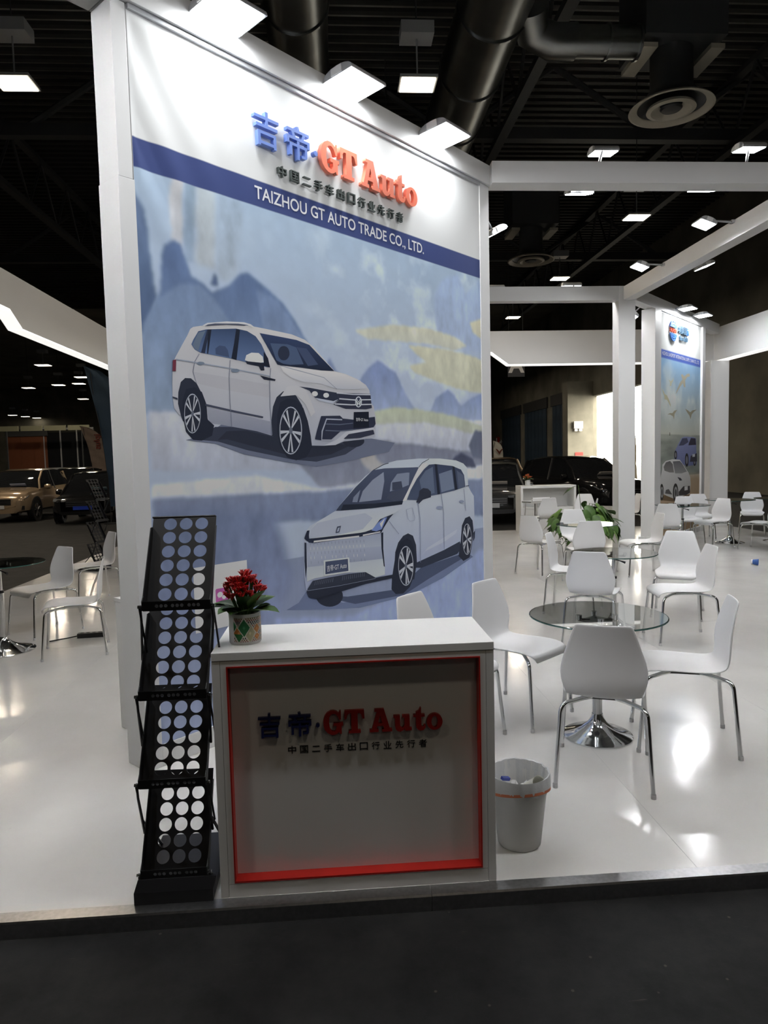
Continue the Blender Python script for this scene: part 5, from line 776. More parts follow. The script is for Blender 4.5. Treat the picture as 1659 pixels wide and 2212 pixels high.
for a in [
 (1.315, 3.36, .37, .93, 'nearest white chair, seen from behind at the front glass table'),
 (1.89, 3.68, -.947, .32, 'white chair in side view right of the front glass table'),
 (1.10, 4.22, .66, -.75, 'white chair left of the front glass table, partly behind the counter'),
 (.60, 3.88, .75, -.66, 'white chair mostly hidden by the counter, in front of the printed van'),
 (2.18, 5.78, .5, .86, 'white chair seen from behind, just past the front glass table'),
 (2.38, 6.9, .85, -.5, 'white chair in side view left of the second glass table'),
 (3.34, 6.62, -.5, -.86, 'white chair facing the viewer at the right of the second glass table'),
 (2.93, 5.74, -1, .12, 'white chair facing left at the near right of the second glass table'),
 (3.05, 8.4, .1, 1, 'white chair seen from behind at the third glass table by the plant'),
 (2.75, 9.3, .8, .6, 'white chair in side view left of the third glass table'),
 (3.42, 9.75, -.1, -1, 'white chair behind the third glass table, below the plant leaves'),
 (3.95, 13.1, -.15, 1, 'white chair in front of the small rear counter'),
 (4.45, 12.35, -.9, .3, 'white chair left of the middle post beside the plant'),
 (4.95, 13.6, -.3, -1, 'rearmost white chair just left of the middle post'),
 (5.72, 13.45, -1, .05, 'white chair in side view in the gap right of the middle post'),
 (4.02, 8.95, -1, .05, 'white chair seen edge on left of the gull banner tables'),
 (5.25, 10.75, .45, .88, 'white chair seen from behind in front of the gull banner'),
 (6.3, 11.3, -.85, -.3, 'white chair facing left at the dark glass table by the gull banner'),
 (6.2, 11.95, -.2, -1, 'white chair facing the viewer behind the dark glass table'),
 (6.75, 12.55, -.3, -1, 'white chair behind the others beside the gull banner end post'),
 (6.85, 10.85, -.55, .83, 'white chair seen from behind at the far right table'),
 (7.85, 12.7, -.5, -.85, 'farthest white chair at the right picture edge'),
 (7.55, 11.05, -1, .2, 'white chair cut off by the right picture edge'),
 (-2.86, 6.95, -.6, -.8, 'white chair facing left, leftmost of the chairs behind the wall'),
 (-2.28, 6.14, -.96, -.28, 'white chair in side view beside the low cabinet on the left'),
 (-2.9, 8.45, -.8, -.6, 'white chair half hidden behind the left end of the banner wall'),
]: make_chair(*a)

# ------------------------------------------------------------------ glass tables
def table(x, y, z, r, br, label, tint=None):
    t = empty('glass_table', (x, y, 0), label=label, cat='table', group='round glass tables')
    MB().lathe([(0, z-.010), (r-.004, z-.010), (r, z-.006), (r, z-.003), (r-.003, z), (0, z)], 72).build('table_top', tint or M['glass'], t, smooth=True)
    MB().lathe([(r+.0002, z-.0085), (r+.0022, z-.0065), (r+.0022, z-.0035), (r+.0002, z-.0015)], 72).build('rim', M['glass_edge'], t, smooth=True)
    MB().lathe([(0, 0), (br, 0), (br, .008), (br*.93, .014), (br*.7, .028), (br*.45, .05), (br*.27, .078), (.034, .11), (.03, .13), (0, .13)], 48).build('base', M['chrome'], t, smooth=True)
    MB().lathe([(.027, .12), (.027, z*.68), (0, z*.68)], 24).build('column', M['chrome'], t, smooth=True)
    MB().lathe([(.029, z*.66), (.029, z*.69)], 24, caps=True).build('collar', M['blackplastic'], t, smooth=True)
    MB().lathe([(.018, z*.68), (.018, z-.045), (0, z-.045)], 20).build('gas_lift', M['chrome'], t, smooth=True)
    p = MB().box(-.075, .075, -.075, .075, z-.045, z-.038).build('mount_plate', M['blackplastic'], t); p.rotation_euler = (0, 0, .6)
    for i in range(4):
        a = .6+PI/4+i*PI/2; q = (math.cos(a)*.1, math.sin(a)*.1)
        MB().tube([(q[0]*.4, q[1]*.4, z-.04), (q[0], q[1], z-.036)], .008, 6).build('mount_arm', M['blackplastic'], t)
        MB().lathe([(.016, z-.038), (.016, z-.011)], 14, caps=True).build('disc', M['chrome'], t, loc=(q[0], q[1], 0))
    MB().tube([(0, 0, z-.06), (.05, -.03, z-.075), (.09, -.05, z-.09)], [.006, .006, .011], 8).build('lever', M['blackplastic'], t)
gd = mat('smoked_glass', (.45, .5, .5), .01, trans=1.0)
table(1.45, 3.8, .70, .375, .195, 'nearest round glass table with a chrome trumpet base')
table(2.52, 6.2, .70, .38, .195, 'second round glass table, behind the nearest one')
table(3.25, 8.88, .70, .39, .2, 'third round glass table beside the green plant')
table(5.72, 11.2, .735, .43, .24, 'round dark looking glass table in front of the gull banner', gd)
table(6.86, 11.75, .76, .4, .24, 'far round table right of the gull banner tables', gd)
table(7.75, 11.75, .76, .4, .24, 'farthest round table cut off by the right picture edge', gd)
table(-2.95, 6.27, .78, .37, .255, 'round table at the left picture edge with a chrome base', gd)

# ------------------------------------------------------------------ counter
ct = empty('reception_counter', (.05, 2.72, 0), label='white reception counter with a red edged recessed front and logo', cat='counter')
x0, x1, y0, y1, H = -.515, .515, -.215, .205, .92
fr = .052
MB().box(x0, x1, y0, y1, H-.03, H).build('top', M['white_panel'], ct, bevel=.002)
MB().box(x0, x0+.03, y0+.002, y1, 0, H-.031).build('side_panel', M['white_panel'], ct, bevel=.002)
MB().box(x1-.03, x1, y0+.002, y1, 0, H-.031).build('side_panel', M['white_panel'], ct, bevel=.002)
MB().box(x0+.031, x1-.031, y0+.002, y1-.1, .0, .05).build('base', M['white_panel'], ct)
ff = MB()
ff.box(x0+.031, x0+fr, y0+.002, y0+.03, .051, H-.031); ff.box(x1-fr, x1-.031, y0+.002, y0+.03, .051, H-.031)
ff.box(x0+fr, x1-fr, y0+.002, y0+.03, H-fr, H-.031); ff.box(x0+fr, x1-fr, y0+.002, y0+.03, .051, .055)
ff.build('front_frame', M['white_panel'], ct)
MB().box(x0+fr, x1-fr, y0+.05, y0+.06, .05, H-fr).build('front_panel', M['white_panel'], ct)
e = .005
MB().box(x0+fr, x0+fr+e, y0-.001, y0+.05, .055, H-fr).build('red_edging', M['red_edge'], ct)
MB().box(x1-fr-e, x1-fr, y0-.001, y0+.05, .055, H-fr).build('red_edging', M['red_edge'], ct)
MB().box(x0+fr+e, x1-fr-e, y0-.001, y0+.05, H-fr-e, H-fr).build('red_edging', M['red_edge'], ct)
MB().box(x0+fr+e, x1-fr-e, y0-.001, y0+.05, .055, .062).build('red_edging', M['red_edge'], ct)
sgn_ = empty('logo', (0, 0, 0)); sgn_.parent = ct
sgn_.matrix_local = frame_matrix((0, y0+.049, 0), (1, 0, 0), (0, 0, 1))
logo_line(sgn_, -.36, .585, .685, .092, M['blue_dark'], M['red_dark'], .014, .004)
small_line(sgn_, -.255, .265, .515, .03, M['black'], .001, .0005)

# ------------------------------------------------------------------ potted flowers on the counter
def pot_pattern(r, h, th0, th1, parent):
    nth, nz = 150, 70; V_ = []; F_ = []; Cc = []
    rr = random.Random(3)
    pal = [(40, 44, 60), (130, 44, 44), (120, 92, 60), (44, 62, 52), (150, 80, 50), (40, 44, 60)]
    def col(a, b):
        # a: along, b: up, metres
        big = [(.030, .056, .026, .036, (48, 104, 66)), (.010, .036, .026, .036, (176, 112, 60)), (.052, .036, .024, .038, (176, 172, 140)), (-.016, .055, .026, .036, (48, 104, 66)), (.082, .05, .018, .02, (186, 130, 84)), (.082, .022, .016, .016, (186, 130, 84))]
        for cx, cz, hw, hh, cc in big:
            d = abs(a-cx)/hw+abs(b-cz)/hh
            if d < .86:
                if cc[0] == 176 and cc[1] == 112 and b < cz-.002: return (56, 112, 66)
                if d < .2 and cc[1] > 100: return tuple(min(255, q+30) for q in cc)
                return cc
            if d < 1.0: return None
        p, q = 0.0085, 0.0125
        u_, v_ = a/p+b/q, a/p-b/q
        fu, fv = u_-math.floor(u_), v_-math.floor(v_)
        if .17 < fu < .83 and .17 < fv < .83: return pal[(int(math.floor(u_))*7+int(math.floor(v_))*5) % 6]
        return None
    for i in range(nz+1):
        for j in range(nth+1):
            th = th0+(th1-th0)*j/nth; V_.append((r*math.cos(th), r*math.sin(th), .012+(h-.024)*i/nz))
    W_ = (th1-th0)*r
    for i in range(nz):
        for j in range(nth):
            k = i*(nth+1)+j; F_.append((k, k+1, k+nth+2, k+nth+1))
            c_ = col((j+.5)/nth*W_-.012, .006+(h-.024)*(i+.5)/nz*.94); Cc.append(c_ or (205, 202, 194))
    me = bpy.data.meshes.new('pattern'); me.from_pydata(V_, [], F_)
    ca = me.color_attributes.new('Col', 'FLOAT_COLOR', 'CORNER')
    arr = np.concatenate([np.repeat(lin_arr(np.array(Cc)), 4, 0)*1.15, np.ones((len(F_)*4, 1))], 1); ca.data.foreach_set('color', arr.ravel())
    for p in me.polygons: p.use_smooth = True
    me.materials.append(M['print']); return link('pattern', me, parent)
def leaf_mesh(L, w, curl, m, name='leaf', n=7):
    V_ = []; F_ = []
    for i in range(n+1):
        t = i/n; ww = w*math.sin(PI*min(1, t*.93+.05))**.75*(1 if t < 1 else .1)
        x = L*t; z = curl*t*t
        sc = 1+.08*math.sin(t*28)
        V_ += [(x, -ww*sc, z+ww*.35), (x, 0, z), (x, ww*sc, z+ww*.35)]
    for i in range(n):
        k = i*3; F_ += [(k, k+3, k+4, k+1), (k+1, k+4, k+5, k+2)]
    me = bpy.data.meshes.new(name); me.from_pydata(V_, [], F_)
    for p in me.polygons: p.use_smooth = True
    me.materials.append(m); return me
def flower_pot(loc, label, r, h, petal, pattern, heads, leafs, s=1.0, spread=.07, top=.13, seed=4):
    rr = random.Random(seed)
    f = empty('potted_flower', loc, label=label, cat='potted plant')
    MB().lathe([(0, 0), (r*.96, 0), (r, .004), (r, h), (r-.004, h), (r-.005, h*.75), (0, h*.75)], 40).build('pot', M['white_gloss'], f, smooth=True)
    MB().lathe([(r-.005, h*.86), (0, h*.88)], 24).build('soil', mat('soil', (.02, .014, .01), .9), f)
    if pattern: pot_pattern(r+.0006, h, -PI*.70, PI*.05, f)
    for i in range(leafs):
        a = 2*PI*i/leafs+rr.uniform(-.25, .25); L = rr.uniform(.07, .115)*s
        lm = leaf_mesh(L, rr.uniform(.026, .04)*s, -rr.uniform(.0, .035)*s, M['leaf'] if i % 3 else M['leaf_dark'])
        o = link('leaf', lm, f, (math.cos(a)*r*.45, math.sin(a)*r*.45, h*.93+rr.uniform(0, .02)*s)); o.rotation_euler = (0, -rr.uniform(.15, 1.0), a)
    for i in range(heads):
        a = rr.uniform(0, 2*PI); d = math.sqrt((i+.5)/heads)*spread; zz = h+top*(1-.42*(d/spread)**2)+rr.uniform(-.022, .012)*s
        hx, hy = d*math.cos(i*2.4), d*math.sin(i*2.4)
        MB().tube([(hx*.25, hy*.25, h*.85), (hx*.7, hy*.7, (h+zz)/2), (hx, hy, zz-.006)], [.0022*s, .002*s, .003*s], 5).build('stem', M['stem'], f)
        m = MB()
        for k in range(9):
            b = rr.uniform(0, 2*PI); q = math.sqrt(rr.random())*.018*s; cx, cy, cz = hx+q*math.cos(b), hy+q*math.sin(b), zz+rr.uniform(-.003, .004)*s
            for p in range(4):
                t = b+p*PI/2; ps = .0075*s
                m.quad((cx, cy, cz), (cx+ps*.7*math.cos(t-.5), cy+ps*.7*math.sin(t-.5), cz+.001), (cx+ps*math.cos(t), cy+ps*math.sin(t), cz+.002*s), (cx+ps*.7*math.cos(t+.5), cy+ps*.7*math.sin(t+.5), cz+.001))
            m.tube([(cx, cy, cz-.0005), (hx, hy, zz-.018*s)], [.003*s, .0015*s], 5, caps=False)
        fl = m.build('blossom', petal, f)
    return f
flower_pot((-.36, 2.66, .92), 'white pot with a colourful diamond pattern and red flowers on the counter', .06, .115, M['petal'], True, 44, 15, 1.1, .072, .15)

# ------------------------------------------------------------------ zigzag brochure stand
def brochure_stand(loc, rz, label, w=.236, full=True):
    b = empty('brochure_stand', loc, rz, label, 'brochure stand')
    dep, rise = .15, .292
    MB().box(-w/2-.024, w/2+.024, .0, .40, 0, .03).build('base_plate', M['black'], b, bevel=.003)
    MB().prism([(-w/2-.024, -.028, 0), (-w/2-.024, -.028, .045), (-w/2-.012, -.012, .085), (-w/2-.012, .001, .085), (-w/2-.024, .001, 0)], (w+.048, 0, 0)).build('base_front', M['black'], b)
    hr, nseg = .0240, 22
    def panel_mesh(length):
        loops = [[(-w/2, 0), (w/2, 0), (w/2, length), (-w/2, length)]]; y = length-.031
        while y > hr+.004:
            for j in range(3):
                cx = (j-1)*.0585+.006; loops.append([(cx+hr*math.cos(2*PI*k/nseg), y+hr*math.sin(2*PI*k/nseg)) for k in range(nseg)])
            y -= .0552
        return curve_mesh(loops, .0022, M['black'])
    pl = math.hypot(dep, rise); pm = panel_mesh(pl+.03); ang = math.atan2(rise, dep)
    tiers = [(.085, .0), (.425, .008), (.752, .024), (1.078, .052)]
    lip = curve_mesh([[(-w/2, 0), (w/2, 0), (w/2, .034), (-w/2, .034)]]+[[(x+.0062*math.cos(k*PI/6), .017+.0062*math.sin(k*PI/6)) for k in range(12)] for x in (-.068, -.052, -.036, -.012, .004, .02, .046, .062, .078)], .002, M['black'])
    for t, (zb_, dx) in enumerate(tiers):
        p = link('shelf_panel', pm, b); p.matrix_local = frame_matrix((dx, .03, zb_), (1, 0, 0), (.02, math.cos(ang), math.sin(ang)))
        l = link('pocket_lip', lip, b); l.matrix_local = frame_matrix((dx, -.004, zb_), (1, 0, 0), (0, -.1, 1))
        MB().box(dx-w/2, dx+w/2, -.004, .03, zb_-.002, zb_).build('pocket_floor', M['black'], b)
        for s in (-1, 1):
            x = dx+s*w/2
            MB().prism([(x, -.006, zb_), (x, .03, zb_), (x+.004, .03+dep*.95, zb_+rise*.97), (x+.004, .018+dep*.86, zb_+rise*.97), (x, .012, zb_+.05), (x, -.008, zb_+.034)], (s*.003, 0, 0)).build('side_flange', M['black'], b)
            lo = tiers[t-1][0] if t else -.1
            zl = max(lo+rise*.42, .03); xl = (tiers[t-1][1] if t else 0)+s*(w/2+.009)
            MB().tube([(x+s*.008, -.006, zb_+.02), (x+s*.009, .006, zb_-.04), (xl, .03+dep*.42, zl)], .005, 6).build('arm', M['black'], b)
            zh = zb_+rise*.62
            MB().tube([(x+s*.012, -.004, zb_+.012), (x+s*.014, .075, zb_-.17 if t else .03)], .004, 6).build('arm', M['black'], b)
            rv = MB().lathe([(.006, -.005), (.006, .005)], 8, caps=True).build('rivet', M['chrome'], b, loc=(x+s*.012, -.004, zb_+.014)); rv.rotation_euler = (0, PI/2, 0)
    tx = tiers[-1][1]
    MB().tube([(tx-w/2, .03+dep+.012, 1.078+rise+.026), (tx+w/2, .03+dep+.012, 1.078+rise+.026)], .004, 6).build('top_rail', M['black'], b)
    for s in (-1, 1): MB().tube([(s*(w/2+.01), .33, .03), (s*(w/2+.01), .08, .26)], .006, 6).build('arm', M['black'], b)
    return b
brochure_stand((-.632, 2.518, .004), .0, 'black perforated zigzag brochure stand left of the counter')
brochure_stand((-3.62, 11.0, .001), 1.1, 'black zigzag brochure stand in the dark behind the white chairs on the left', full=False)

# ------------------------------------------------------------------ waste bin
bn = empty('waste_bin', (.72, 2.76, 0), label='white waste bin with a plastic liner beside the counter', cat='bin')
MB().lathe([(0, 0), (.082, 0), (.088, .006), (.120, .285), (.124, .30), (.119, .30), (.112, .26), (.086, .012), (0, .012)], 40).build('body', M['white_panel'], bn, smooth=True)
mb = MB(); n = 60; rng = random.Random(2)
rings = [(.1275, .232), (.1285, .262), (.1275, .292), (.125, .306), (.119, .303), (.113, .27), (.105, .2), (.098, .17)]
off = [rng.uniform(-1, 1) for _ in range(n)]
for q, (r_, z_) in enumerate(rings):
    for j in range(n):
        th = 2*PI*j/n; w_ = (off[j]*.5+math.sin(j*1.9)*.5)
        zz = z_+(w_*.009 if q == 0 else w_*.002) - (.012*math.cos(th-2.2) if q == 0 else 0)
        rr_ = r_+w_*(.0018 if q in (0, 1, 2) else .003)
        mb.v.append((rr_*math.cos(th), rr_*math.sin(th), zz))
for q in range(len(rings)-1):
    for j in range(n): mb.f.append((q*n+j, q*n+(j+1) % n, (q+1)*n+(j+1) % n, (q+1)*n+j))
mb.build('liner', mat('bin_liner', (.72, .73, .74), .3, spec=.6, bump=(25, .12)), bn, smooth=True)
mb = MB()
for j in range(34):
    th0, th1 = (-2.9+j*.085), (-2.9+(j+1)*.085)
    def pt(th, up_): return ((.1292)*math.cos(th), (.1292)*math.sin(th), .238-.012*math.cos(th-2.2)+up_-.012*math.sin(th*1.3+.6))
    mb.quad(pt(th0, -.006), pt(th1, -.006), pt(th1, .006), pt(th0, .006))
mb.build('drawstring', mat('drawstring', (.75, .25, .13), .5), bn)
lb_ = empty('paper_cup', (.765, 2.80, .205), label='crumpled paper cup inside the waste bin', cat='cup'); lb_.rotation_euler = (1.0, .3, .4)
MB().lathe([(.0, 0), (.026, 0), (.037, .08), (.039, .082), (.036, .08), (.025, .004), (0, .004)], 24).build('cup', mat('paper', (.75, .74, .66), .7), lb_, smooth=True)
ts = MB(); rng = random.Random(8); G = 9
for i in range(G+1):
    for j in range(G+1): ts.v.append(((i/G-.5)*.13-.02, (j/G-.5)*.13-.01, .225+rng.uniform(-.012, .02)))
for i in range(G):
    for j in range(G): k = i*(G+1)+j; ts.f.append((k, k+1, k+G+2, k+G+1))
tg = ts.build('crumpled_tissue', mat('tissue', (.8, .8, .8), .8), None, loc=(.72, 2.76, 0)); tag(tg, 'crumpled white tissue filling the waste bin', 'tissue')
bl = MB().box(-.02, .02, -.008, .008, 0, .012).build('wrapper', mat('blue_wrapper', (.03, .05, .3), .4), loc=(.672, 2.80, .25)); bl.rotation_euler = (.2, .3, .5)
tag(bl, 'small blue wrapper in the waste bin', 'wrapper')

# ------------------------------------------------------------------ small things on the floor
cp = empty('paper_cup', (5.8, 9.35, .045), label='blue and white paper cup lying on the white floor at the right', cat='cup')
cp.rotation_euler = (PI/2, 0, .9)
MB().lathe([(0, 0), (.033, 0), (.045, .07), (.044, .07), (.032, .003), (0, .003)], 24).build('cup_body', mat('blue_paper', (.05, .13, .42), .6), cp, smooth=True)
MB().lathe([(.034, -.018), (.034, .0), (0, .0)], 24).build('white_end', M['white_panel'], cp, smooth=True)
MB().lathe([(0, -.018), (.034, -.018)], 24).build('bottom', M['white_panel'], cp)
sc = MB().box(-.02, .02, -.012, .012, 0, .006).build('scrap', mat('red_scrap', (.25, .05, .04), .7), loc=(3.9, 8.0, 0)); tag(sc, 'tiny reddish scrap on the floor past the second table', 'scrap')
ps = empty('power_strip', (-2.33, 6.65, 0), .1, 'black power strip on the floor under the left chairs', 'power strip')
MB().box(-.12, .12, -.03, .03, 0, .045).build('body', M['blackplastic'], ps, bevel=.004)
for i in range(4): MB().lathe([(.018, .0455), (.018, .046)], 16, caps=True).build('socket', M['rubber'], ps, loc=(-.08+i*.053, 0, 0))
MB().tube([(-.12, 0, .02), (-.2, -.01, .008), (-.28, -.05, .006), (-.36, -.1, .006)], .006, 6).build('cable', M['rubber'], ps)

# ------------------------------------------------------------------ rear counter, stool, plants
rc = empty('rear_counter', (4.4, 14.45, 0), -.03, 'small white counter with open shelf at the back of the booth', 'counter')
MB().box(-.58, .58, -.24, .24, .93, .98).build('top', M['white_panel'], rc, bevel=.003)
MB().box(-.58, -.53, -.24, .24, 0, .929).build('side_panel', M['white_panel'], rc, bevel=.003)
MB().box(.53, .58, -.24, .24, 0, .929).build('side_panel', M['white_panel'], rc, bevel=.003)
MB().box(-.529, .529, .2, .239, .02, .929).build('back_panel', M['white_panel'], rc)
MB().box(-.529, .529, -.2, .199, .5, .53).build('shelf', M['white_panel'], rc)
MB().box(-.529, .529, -.22, .19, .0, .06).build('base', M['white_panel'], rc)
for i in range(2): MB().box(-.526+i*.528, -.004+i*.528, -.225, -.205, .063, .497).build('door', M['white_panel'], rc, bevel=.004)
flower_pot((4.02, 14.45, .98), 'small white square pot with orange flowers on the rear counter', .055, .12, M['petal_orange'], False, 18, 12, 1.3, .08, .11, 9)
st = empty('bar_stool', (3.98, 13.72, 0), .3, 'white bar stool with a chrome frame before the rear counter', 'stool')
sm = MB(); prof = [(-.19, .78), (-.2, .745), (-.17, .70), (-.1, .685), (.05, .685), (.15, .69), (.19, .70)]
sm.prism([(-.2, y, z) for y, z in prof]+[(-.2, y, z-.03) for y, z in reversed(prof)], (.4, 0, 0)); sm.build('seat', M['chair'], st)
MB().tube([(-.21, -.2, .77), (-.21, -.17, .69), (-.21, .17, .68)], .011, 8).build('frame_rail', M['chrome'], st)
MB().tube([(.21, -.2, .77), (.21, -.17, .69), (.21, .17, .68)], .011, 8).build('frame_rail', M['chrome'], st)
MB().tube([(-.17, .1, .66), (-.17, .14, .35), (0, .14, .28), (.17, .14, .35), (.17, .1, .66)], .01, 8).build('footrest', M['chrome'], st)
MB().lathe([(.03, .02), (.03, .66), (0, .66)], 18).build('column', M['chrome'], st, smooth=True)
MB().lathe([(0, 0), (.2, 0), (.2, .01), (.06, .04), (.03, .06)], 36).build('base', M['chrome'], st, smooth=True)

pp = empty('potted_plant', (3.98, 11.0, 0), label='leafy green pothos plant in front of the middle post', cat='potted plant')
MB().lathe([(0, 0), (.14, 0), (.18, .32), (.185, .34), (.17, .34), (.16, .3), (0, .3)], 30).build('pot', mat('teal_pot', (.06, .14, .17), .4), pp, smooth=True)
lms = []
for k in range(3):
    n = 8; V_ = []; F_ = []
    for i in range(n+1):
        t = i/n; ww = .075*(math.sin(PI*min(1, .12+.88*t))**.8)*(1.1-t*.35); ww = max(ww, .002) if t < 1 else .001
        x = .2*t; z = -.10*t*t*(1+.4*k)
        V_ += [(x, -ww, z-ww*.25), (x, 0, z), (x, ww, z-ww*.25)]
    for i in range(n): q = i*3; F_ += [(q, q+3, q+4, q+1), (q+1, q+4, q+5, q+2)]
    me = bpy.data.meshes.new('leaf'); me.from_pydata(V_, [], F_)
    for p in me.polygons: p.use_smooth = True
    me.materials.append([M['leaf'], mat('leaf_bright', (.13, .24, .05), .35, noise=(7, .3)), M['leaf']][k]); lms.append(me)
rng = random.Random(12)
for i in range(170):
    a = rng.uniform(0, 2*PI); t = rng.random(); d = .1+.4*math.sqrt(rng.random()); z = .32+.62*(1-(d/.55)**2*.75)*rng.uniform(.35, 1.0)
    if i == 0: d, a, z = .18, 2.6, 1.08
    if i > 140: z = rng.uniform(.25, .6); d = rng.uniform(.25, .42)
    x, y = d*math.cos(a), d*math.sin(a)
    l = link('leaf', lms[i % 3], pp, (x, y, z)); l.rotation_euler = (rng.uniform(-.4, .4), rng.uniform(-.1, .7), a+rng.uniform(-.7, .7)); sc_ = rng.uniform(.7, 1.25); l.scale = (sc_, sc_, sc_)
    if i % 3 == 0: MB().tube([(0, 0, .3), (x*.5, y*.5, max(z, .45)+.03), (x, y, z)], .005, 5).build('stem', M['stem'], pp)

# ------------------------------------------------------------------ parked cars
def make_car(loc, fx, fy, paint, label, L=4.3, Wd=1.82, Hh=1.62, suv=True, plate=(.6, .6, .6), card=None):
    rz = math.atan2(fy, fx)-PI/2
    c = empty('parked_car', loc, rz, label, 'car', 'parked cars')
    hb = .30; hl = L/2; hw = Wd/2
    # stations from the nose (+y) to the tail
    ys = [1.0, .985, .93, .80, .62, .46, .40, .30, .14, -.05, -.3, -.55, -.72, -.84, -.93, -.985, -1.0]
    top = {True: [.62, .72, .86, .94, .98, 1.02, 1.03, 1.05, 1.06, 1.07, 1.08, 1.09, 1.10, 1.08, 1.02, .9, .7],
           False: [.56, .64, .76, .84, .89, .93, .95, .97, .98, .99, 1.0, 1.01, 1.02, 1.0, .95, .84, .64]}[suv]
    wid = [.66, .80, .91, .97, .99, 1.0, 1.0, 1.0, 1.0, 1.0, 1.0, 1.0, .99, .97, .93, .87, .76]
    k = Hh/1.62
    m = MB(); ring = 11
    for y, t, w in zip(ys, top, wid):
        t *= k; W_ = w*hw
        half = [(0, hb-.03), (W_*.8, hb-.02), (W_*.94, hb+.05), (W_*.99, hb+.2), (W_, hb+.36), (W_*.985, t-.14), (W_*.94, t-.04), (W_*.80, t), (W_*.5, t+.02), (0, t+.03)]
        pts = [(x, z) for x, z in half]+[(-x, z) for x, z in reversed(half[1:-1])]
        for x, z in pts: m.v.append((x, y*hl, z))
    n = 18
    for i in range(len(ys)-1):
        for j in range(n): m.f.append((i*n+j, i*n+(j+1) % n, (i+1)*n+(j+1) % n, (i+1)*n+j))
    m.f.append(tuple(range(n))); m.f.append(tuple((len(ys)-1)*n+j for j in reversed(range(n))))
    m.build('body', paint, c, smooth=True)
    # greenhouse: glass body with painted roof and pillars
    belt = (1.0 if suv else .93)*k
    st = [(.46, belt, .86), (.30, Hh*.80, .80), (.12, Hh*.965, .74), (-.05, Hh*.995, .73), (-.35, Hh, .73), (-.62, Hh*.985, .72), (-.80, Hh*.95 if suv else Hh*.9, .70), (-.93, belt+.08, .74)]
    gm = MB(); n = 8
    for y, z, w in st:
        b_ = belt-.05
        zz = max(z, b_+.02)
        half = [(hw*.955, b_), (hw*(.955*.35+w*.65), b_+(zz-b_)*.62), (hw*w, zz-.035), (hw*w*.7, zz)]
        for x, q in half+[(-x, q) for x, q in reversed(half)]: gm.v.append((x, y*hl, q))
    for i in range(len(st)-1):
        for j in range(n-1): gm.f.append((i*n+j, i*n+j+1, (i+1)*n+j+1, (i+1)*n+j))
    gm.f.append(tuple(range(n))); gm.f.append(tuple((len(st)-1)*n+j for j in range(n)))
    gm.build('window_glass', M['carglass'], c, smooth=True)
    rm = MB()
    for y, z, w in st[2:7]:
        for x in (-1, -.7, 0, .7, 1): rm.v.append((x*hw*w*1.01, y*hl, z-.03+(.045 if abs(x) < .9 else 0)))
    for i in range(4):
        for j in range(4): k_ = i*5+j; rm.f.append((k_, k_+1, k_+6, k_+5))
    rm.build('roof', paint, c, smooth=True)
    for s in (-1, 1):
        def gp(i, f):   # point on the glass side at station i, f up
            y, z, w = st[i]; b_ = belt-.05; zz = max(z, b_+.02)
            return Vector((s*hw*(.965+(w-.955)*f)+s*.004, y*hl, b_+(zz-.03-b_)*f))
        MB().tube([gp(0, 0), gp(1, 1), gp(2, 1)], .035, 6).build('pillar', paint, c, smooth=True)
        MB().tube([gp(6, 1), gp(7, .9), gp(7, 0)], .05, 6).build('pillar', paint, c, smooth=True)
        MB().tube([gp(3, 1)+Vector((0, -.25, 0)), gp(3, 0)+Vector((0, -.2, 0))], .03, 6).build('pillar', M['blackplastic'], c)
        mr = MB().lathe([(.0, -.1), (.07, -.09), (.09, 0), (.07, .09), (0, .1)], 12).build('mirror', paint, c, smooth=True, loc=(s*(hw+.1), .30*hl, belt+.04)); mr.rotation_euler = (0, PI/2, 0)
        for yy in (.62, -.60):
            w_ = empty('wheel', (s*(hw-.1), yy*hl, .33)); w_.parent = c; w_.rotation_euler = (0, s*PI/2, 0)
            MB().lathe([(.2, -.1), (.31, -.1), (.33, -.06), (.33, .06), (.31, .1), (.23, .105), (.22, .06), (0, .05)], 28).build('tyre', M['rubber'], w_, smooth=True)
            sp = MB()
            for q in range(5):
                a = q*2*PI/5
                for d in (-.16, .16): sp.tube([(0, 0, .09), (.215*math.cos(a+d), .215*math.sin(a+d), .1)], [.028, .018], 5)
            sp.build('rim', M['alu'], w_)
            ar = MB().lathe([(.36, -.04), (.40, -.02), (.40, .012), (.36, .014), (.30, .012)], 28).build('wheel_arch', M['blackplastic'], c, loc=(s*(hw-.0), yy*hl, .36)); ar.rotation_euler = (0, s*PI/2, 0)
        hlm = MB().prism([(s*hw*.55, .985*hl, .66*k), (s*hw*.93, .90*hl, .72*k), (s*hw*.955, .82*hl, .80*k), (s*hw*.5, .965*hl, .75*k)], (0, .03, .01)).build('headlight', mat('lamp_glass', (.35, .36, .38), .05, .6), c)
        MB().box(s*hw*.75-.14, s*hw*.75+.14, .955*hl, .965*hl, .38, .50).build('fog_lamp', M['blackplastic'], c)
    MB().box(-hw*.5, hw*.5, .97*hl, .995*hl+.02, .54*k, .72*k).build('grille', M['blackplastic'], c)
    for q in range(3): MB().box(-hw*.48, hw*.48, .995*hl+.018, .995*hl+.028, (.57+q*.055)*k, (.58+q*.055)*k).build('grille_bar', M['alu'], c)
    MB().box(-hw*.62, hw*.62, .96*hl, .99*hl+.01, .30, .42).build('lower_grille', M['blackplastic'], c)
    MB().box(-.26, .26, .99*hl+.022, .99*hl+.034, .42, .53).build('number_plate', mat('plate', plate, .5), c)
    if card:
        q = MB().box(-.24, .24, -.005, .005, 0, .16).build('price_card', mat('card', card, .6), c, loc=(-.2, .40*hl, belt+.06)); q.rotation_euler = (-.9, 0, 0)
    return c
